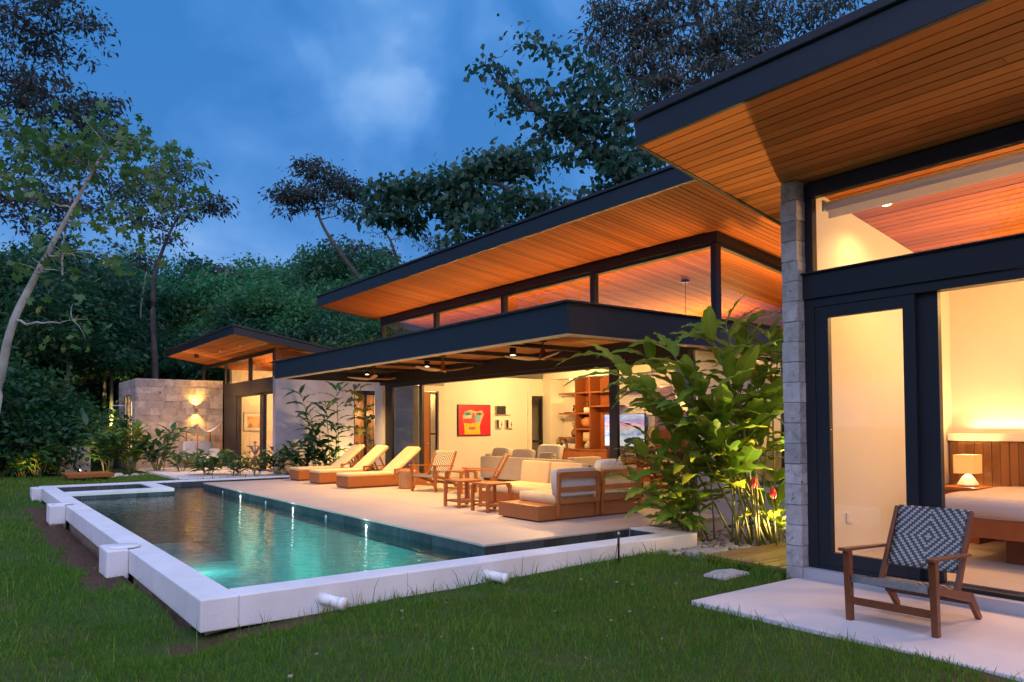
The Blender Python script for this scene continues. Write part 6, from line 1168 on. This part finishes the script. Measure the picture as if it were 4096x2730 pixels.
# forest behind the photographer: seen only as reflection in the clerestory glass
for i, (x, y, s) in enumerate(((-16,20,1.1),(-20,9,1.3),(-17,-3,1.2),(-8,-14,1.1),(-24,28,1.4))): dup(k2, (x, y, -.3), i*1.3, ('first','second','third','fourth','fifth')[i]+' dark garden tree beyond the lawn outside the left of the view', (s*1.1, s*1.1, s))
for i, (px_, d_, tp, sc2, lb) in enumerate(((60,52,1330,1.5,'dark bush far back at the left photo edge'),(180,56,1400,1.6,'dark bush far back behind the leaning trunk'),(300,58,1380,1.6,'dark bush far back left of the palms'),(430,60,1400,1.6,'dark bush far back behind the palms'),(560,58,1380,1.6,'dark bush far back behind the stone wall'),(0,40,1600,1.2,'dark bush low at the left photo edge'))): place(k4, lb, px_, d_, tp, sc2, i*1.1)
# palms with pale lit trunks and hanging dry fronds
def palm(lb, px, d, top, seed):
    rr = random.Random(seed); g = at(px, 1705, d); zt = at(px, top, d).z; t = thing('palm_tree', lb, 'palm', (g.x, g.y, -.3), 0, 'pale trunked palms'); B().tube([(0,0,0),(.03,0,zt*.5),(0,.05,zt+.3)], [.13,.10,.09], 10).build('trunk', MT['pale_trunk'], t, True)
    b = B(); vs = []
    for i in range(22):
        a = rr.uniform(0, 6.28); L_ = rr.uniform(1.5, 2.3); dp = rr.uniform(.4, 1.5)
        for k in range(16):
            u = (k+.5)/16; p = Vector((math.cos(a)*L_*u*(1-.25*dp*u), math.sin(a)*L_*u*(1-.25*dp*u), zt+.35+.5*u-dp*1.3*u*u)); sd = Vector((-math.sin(a), math.cos(a), 0))
            for s_ in (-1, 1): q = p+sd*s_*.42*(1-.5*u)+Vector((0,0,-.35)); b.add([p, p+Vector((math.cos(a),math.sin(a),0))*.05, q+Vector((0,0,-.03)), q], [(0,1,2,3)])
    b.build('fronds', MT['thatch'], t)
palm('pale palm trunk lit from below, right one of the pair by the stone wall', 443, 39, 1440, 1); palm('pale palm trunk lit from below, left one of the pair by the stone wall', 415, 40, 1460, 2); palm('palm with dark hanging fronds behind the lit pair', 470, 41, 1400, 3)
g = at(425, 1640, 38); t = thing('garden_uplight', 'small garden uplight at the foot of the lit palms', 'garden light', (g.x+.2, g.y-.2, .3), 0, 'garden uplights'); B().tube([(0,0,0),(0,0,.15)], .03, 8).build('head', MT['black'], t); B().lathe([(0,0),(.025,0),(.025,.004),(0,.005)], 10, (0,0,.151)).build('lens', MT['led'], t)
lamp('uplight_lamp', 'SPOT', (g.x+.2, g.y-.1, .6), 1000, (1,.75,.2), (g.x+.35, g.y+1.4, 4.0), 60, .7, .05)
g = at(130, 1700, 31); lamp('uplight_lamp', 'SPOT', (g.x, g.y-1.6, .2), 40, (.8,.9,.2), (g.x, g.y+.8, 2.0), 70, .8, .05)

# feathery palms along the forest edge
def feather_palm(lb, px, d, h_, n_, L_, m_, seed, trunk=True):
    rr = random.Random(seed); g = at(px, 1705, d); t = thing('feather_palm', lb, 'palm', (g.x, g.y, -.25), 0, 'feathery palms at the forest edge')
    if trunk: B().tube([(0,0,0),(.05,0,h_*.5),(0,.05,h_)], [.09,.07,.06], 8).build('trunk', MT['trunk'], t, True)
    b = B(); z0 = h_ if trunk else .15
    for i in range(n_):
        a = i*2.4+rr.uniform(-.3,.3); dp = rr.uniform(.35,1.1); c_, s_ = math.cos(a), math.sin(a); ln = L_*rr.uniform(.75,1.15); rise = rr.uniform(.35,1.0)
        f = lambda u: Vector((c_*ln*u*(1-.2*u), s_*ln*u*(1-.2*u), z0+ln*(rise*u-dp*u*u)))
        b.tube([f(k/5) for k in range(6)], [.018,.015,.012,.009,.006,.003], 4)
        for k in range(20):
            u = .12+.88*k/20; p = f(u); tg = (f(min(1,u+.03))-f(u-.03)).normalized(); sd = Vector((-s_,c_,0))
            for q in (-1,1):
                tip = p+(sd*q*.8+tg*.55+Vector((0,0,-.28))).normalized()*ln*.30*(1-.55*abs(u-.45)); w_ = tg*.018*ln
                b.add([p-w_, tip, p+w_], [(0,1,2)])
    b.build('fronds', MT[m_], t)
for q in (('tall feathery palm at the far left forest edge', 70, 33, 2.6, 12, 1.9, 'lf_dark', 1),('feathery palm behind the pale lit plant', 205, 32, 1.4, 12, 1.6, 'lf_under', 2),('feathery palm left of the stone wall', 270, 36, 3.4, 12, 2.0, 'lf_dark', 3),('arching stemless palm at the left lawn edge', 95, 29.5, .2, 12, 1.4, 'lf_mid', 4, False),('arching stemless palm left of the screen wall', 30, 28, .2, 12, 1.5, 'lf_dark', 5, False),('tall palm rising above the guest pavilion roof', 1010, 44, 8.2, 14, 2.6, 'lf_mid', 6),('palm crown in the green trees beside the roof end', 1290, 45, 8.6, 14, 2.6, 'lf_mid', 7),('feathery palm above the stone wall', 690, 40, 5.0, 13, 2.2, 'lf_mid', 8),('tall palm over the left forest', 300, 40, 7.4, 14, 2.4, 'lf_dark', 9)): feather_palm(*q)
for i, (px, d, tp, lb) in enumerate(((880,47,1080,'slim pale trunk rising in the green forest'),(565,41,1020,'thin grey trunk beside the slim flat-crowned tree'),(250,33,700,'slim straight trunk in the left forest'),(1000,50,1060,'second slim pale trunk in the green forest'))):
    g = at(px, 1705, d); zt = at(px, tp, d).z; tree('slender_tree', lb, [(g.x,g.y,-.3),(g.x+.2,g.y,zt*.4),(g.x-.1,g.y,zt*.7),(g.x+.3,g.y,zt)], .11, [((g.x+dx*1.1,g.y+dy,zt+dz),(.9,.9,.4),110) for dx, dy, dz in ((0,0,.3),(1,.3,-.2),(-1,-.2,-.4),(.5,.8,-.9),(-.6,-.5,-1.2))], 'lf_mid' if i % 2 else 'lf_brown', .24, 'pale_trunk', 'slender trees in the forest', 40+i, 12, .5, .6)
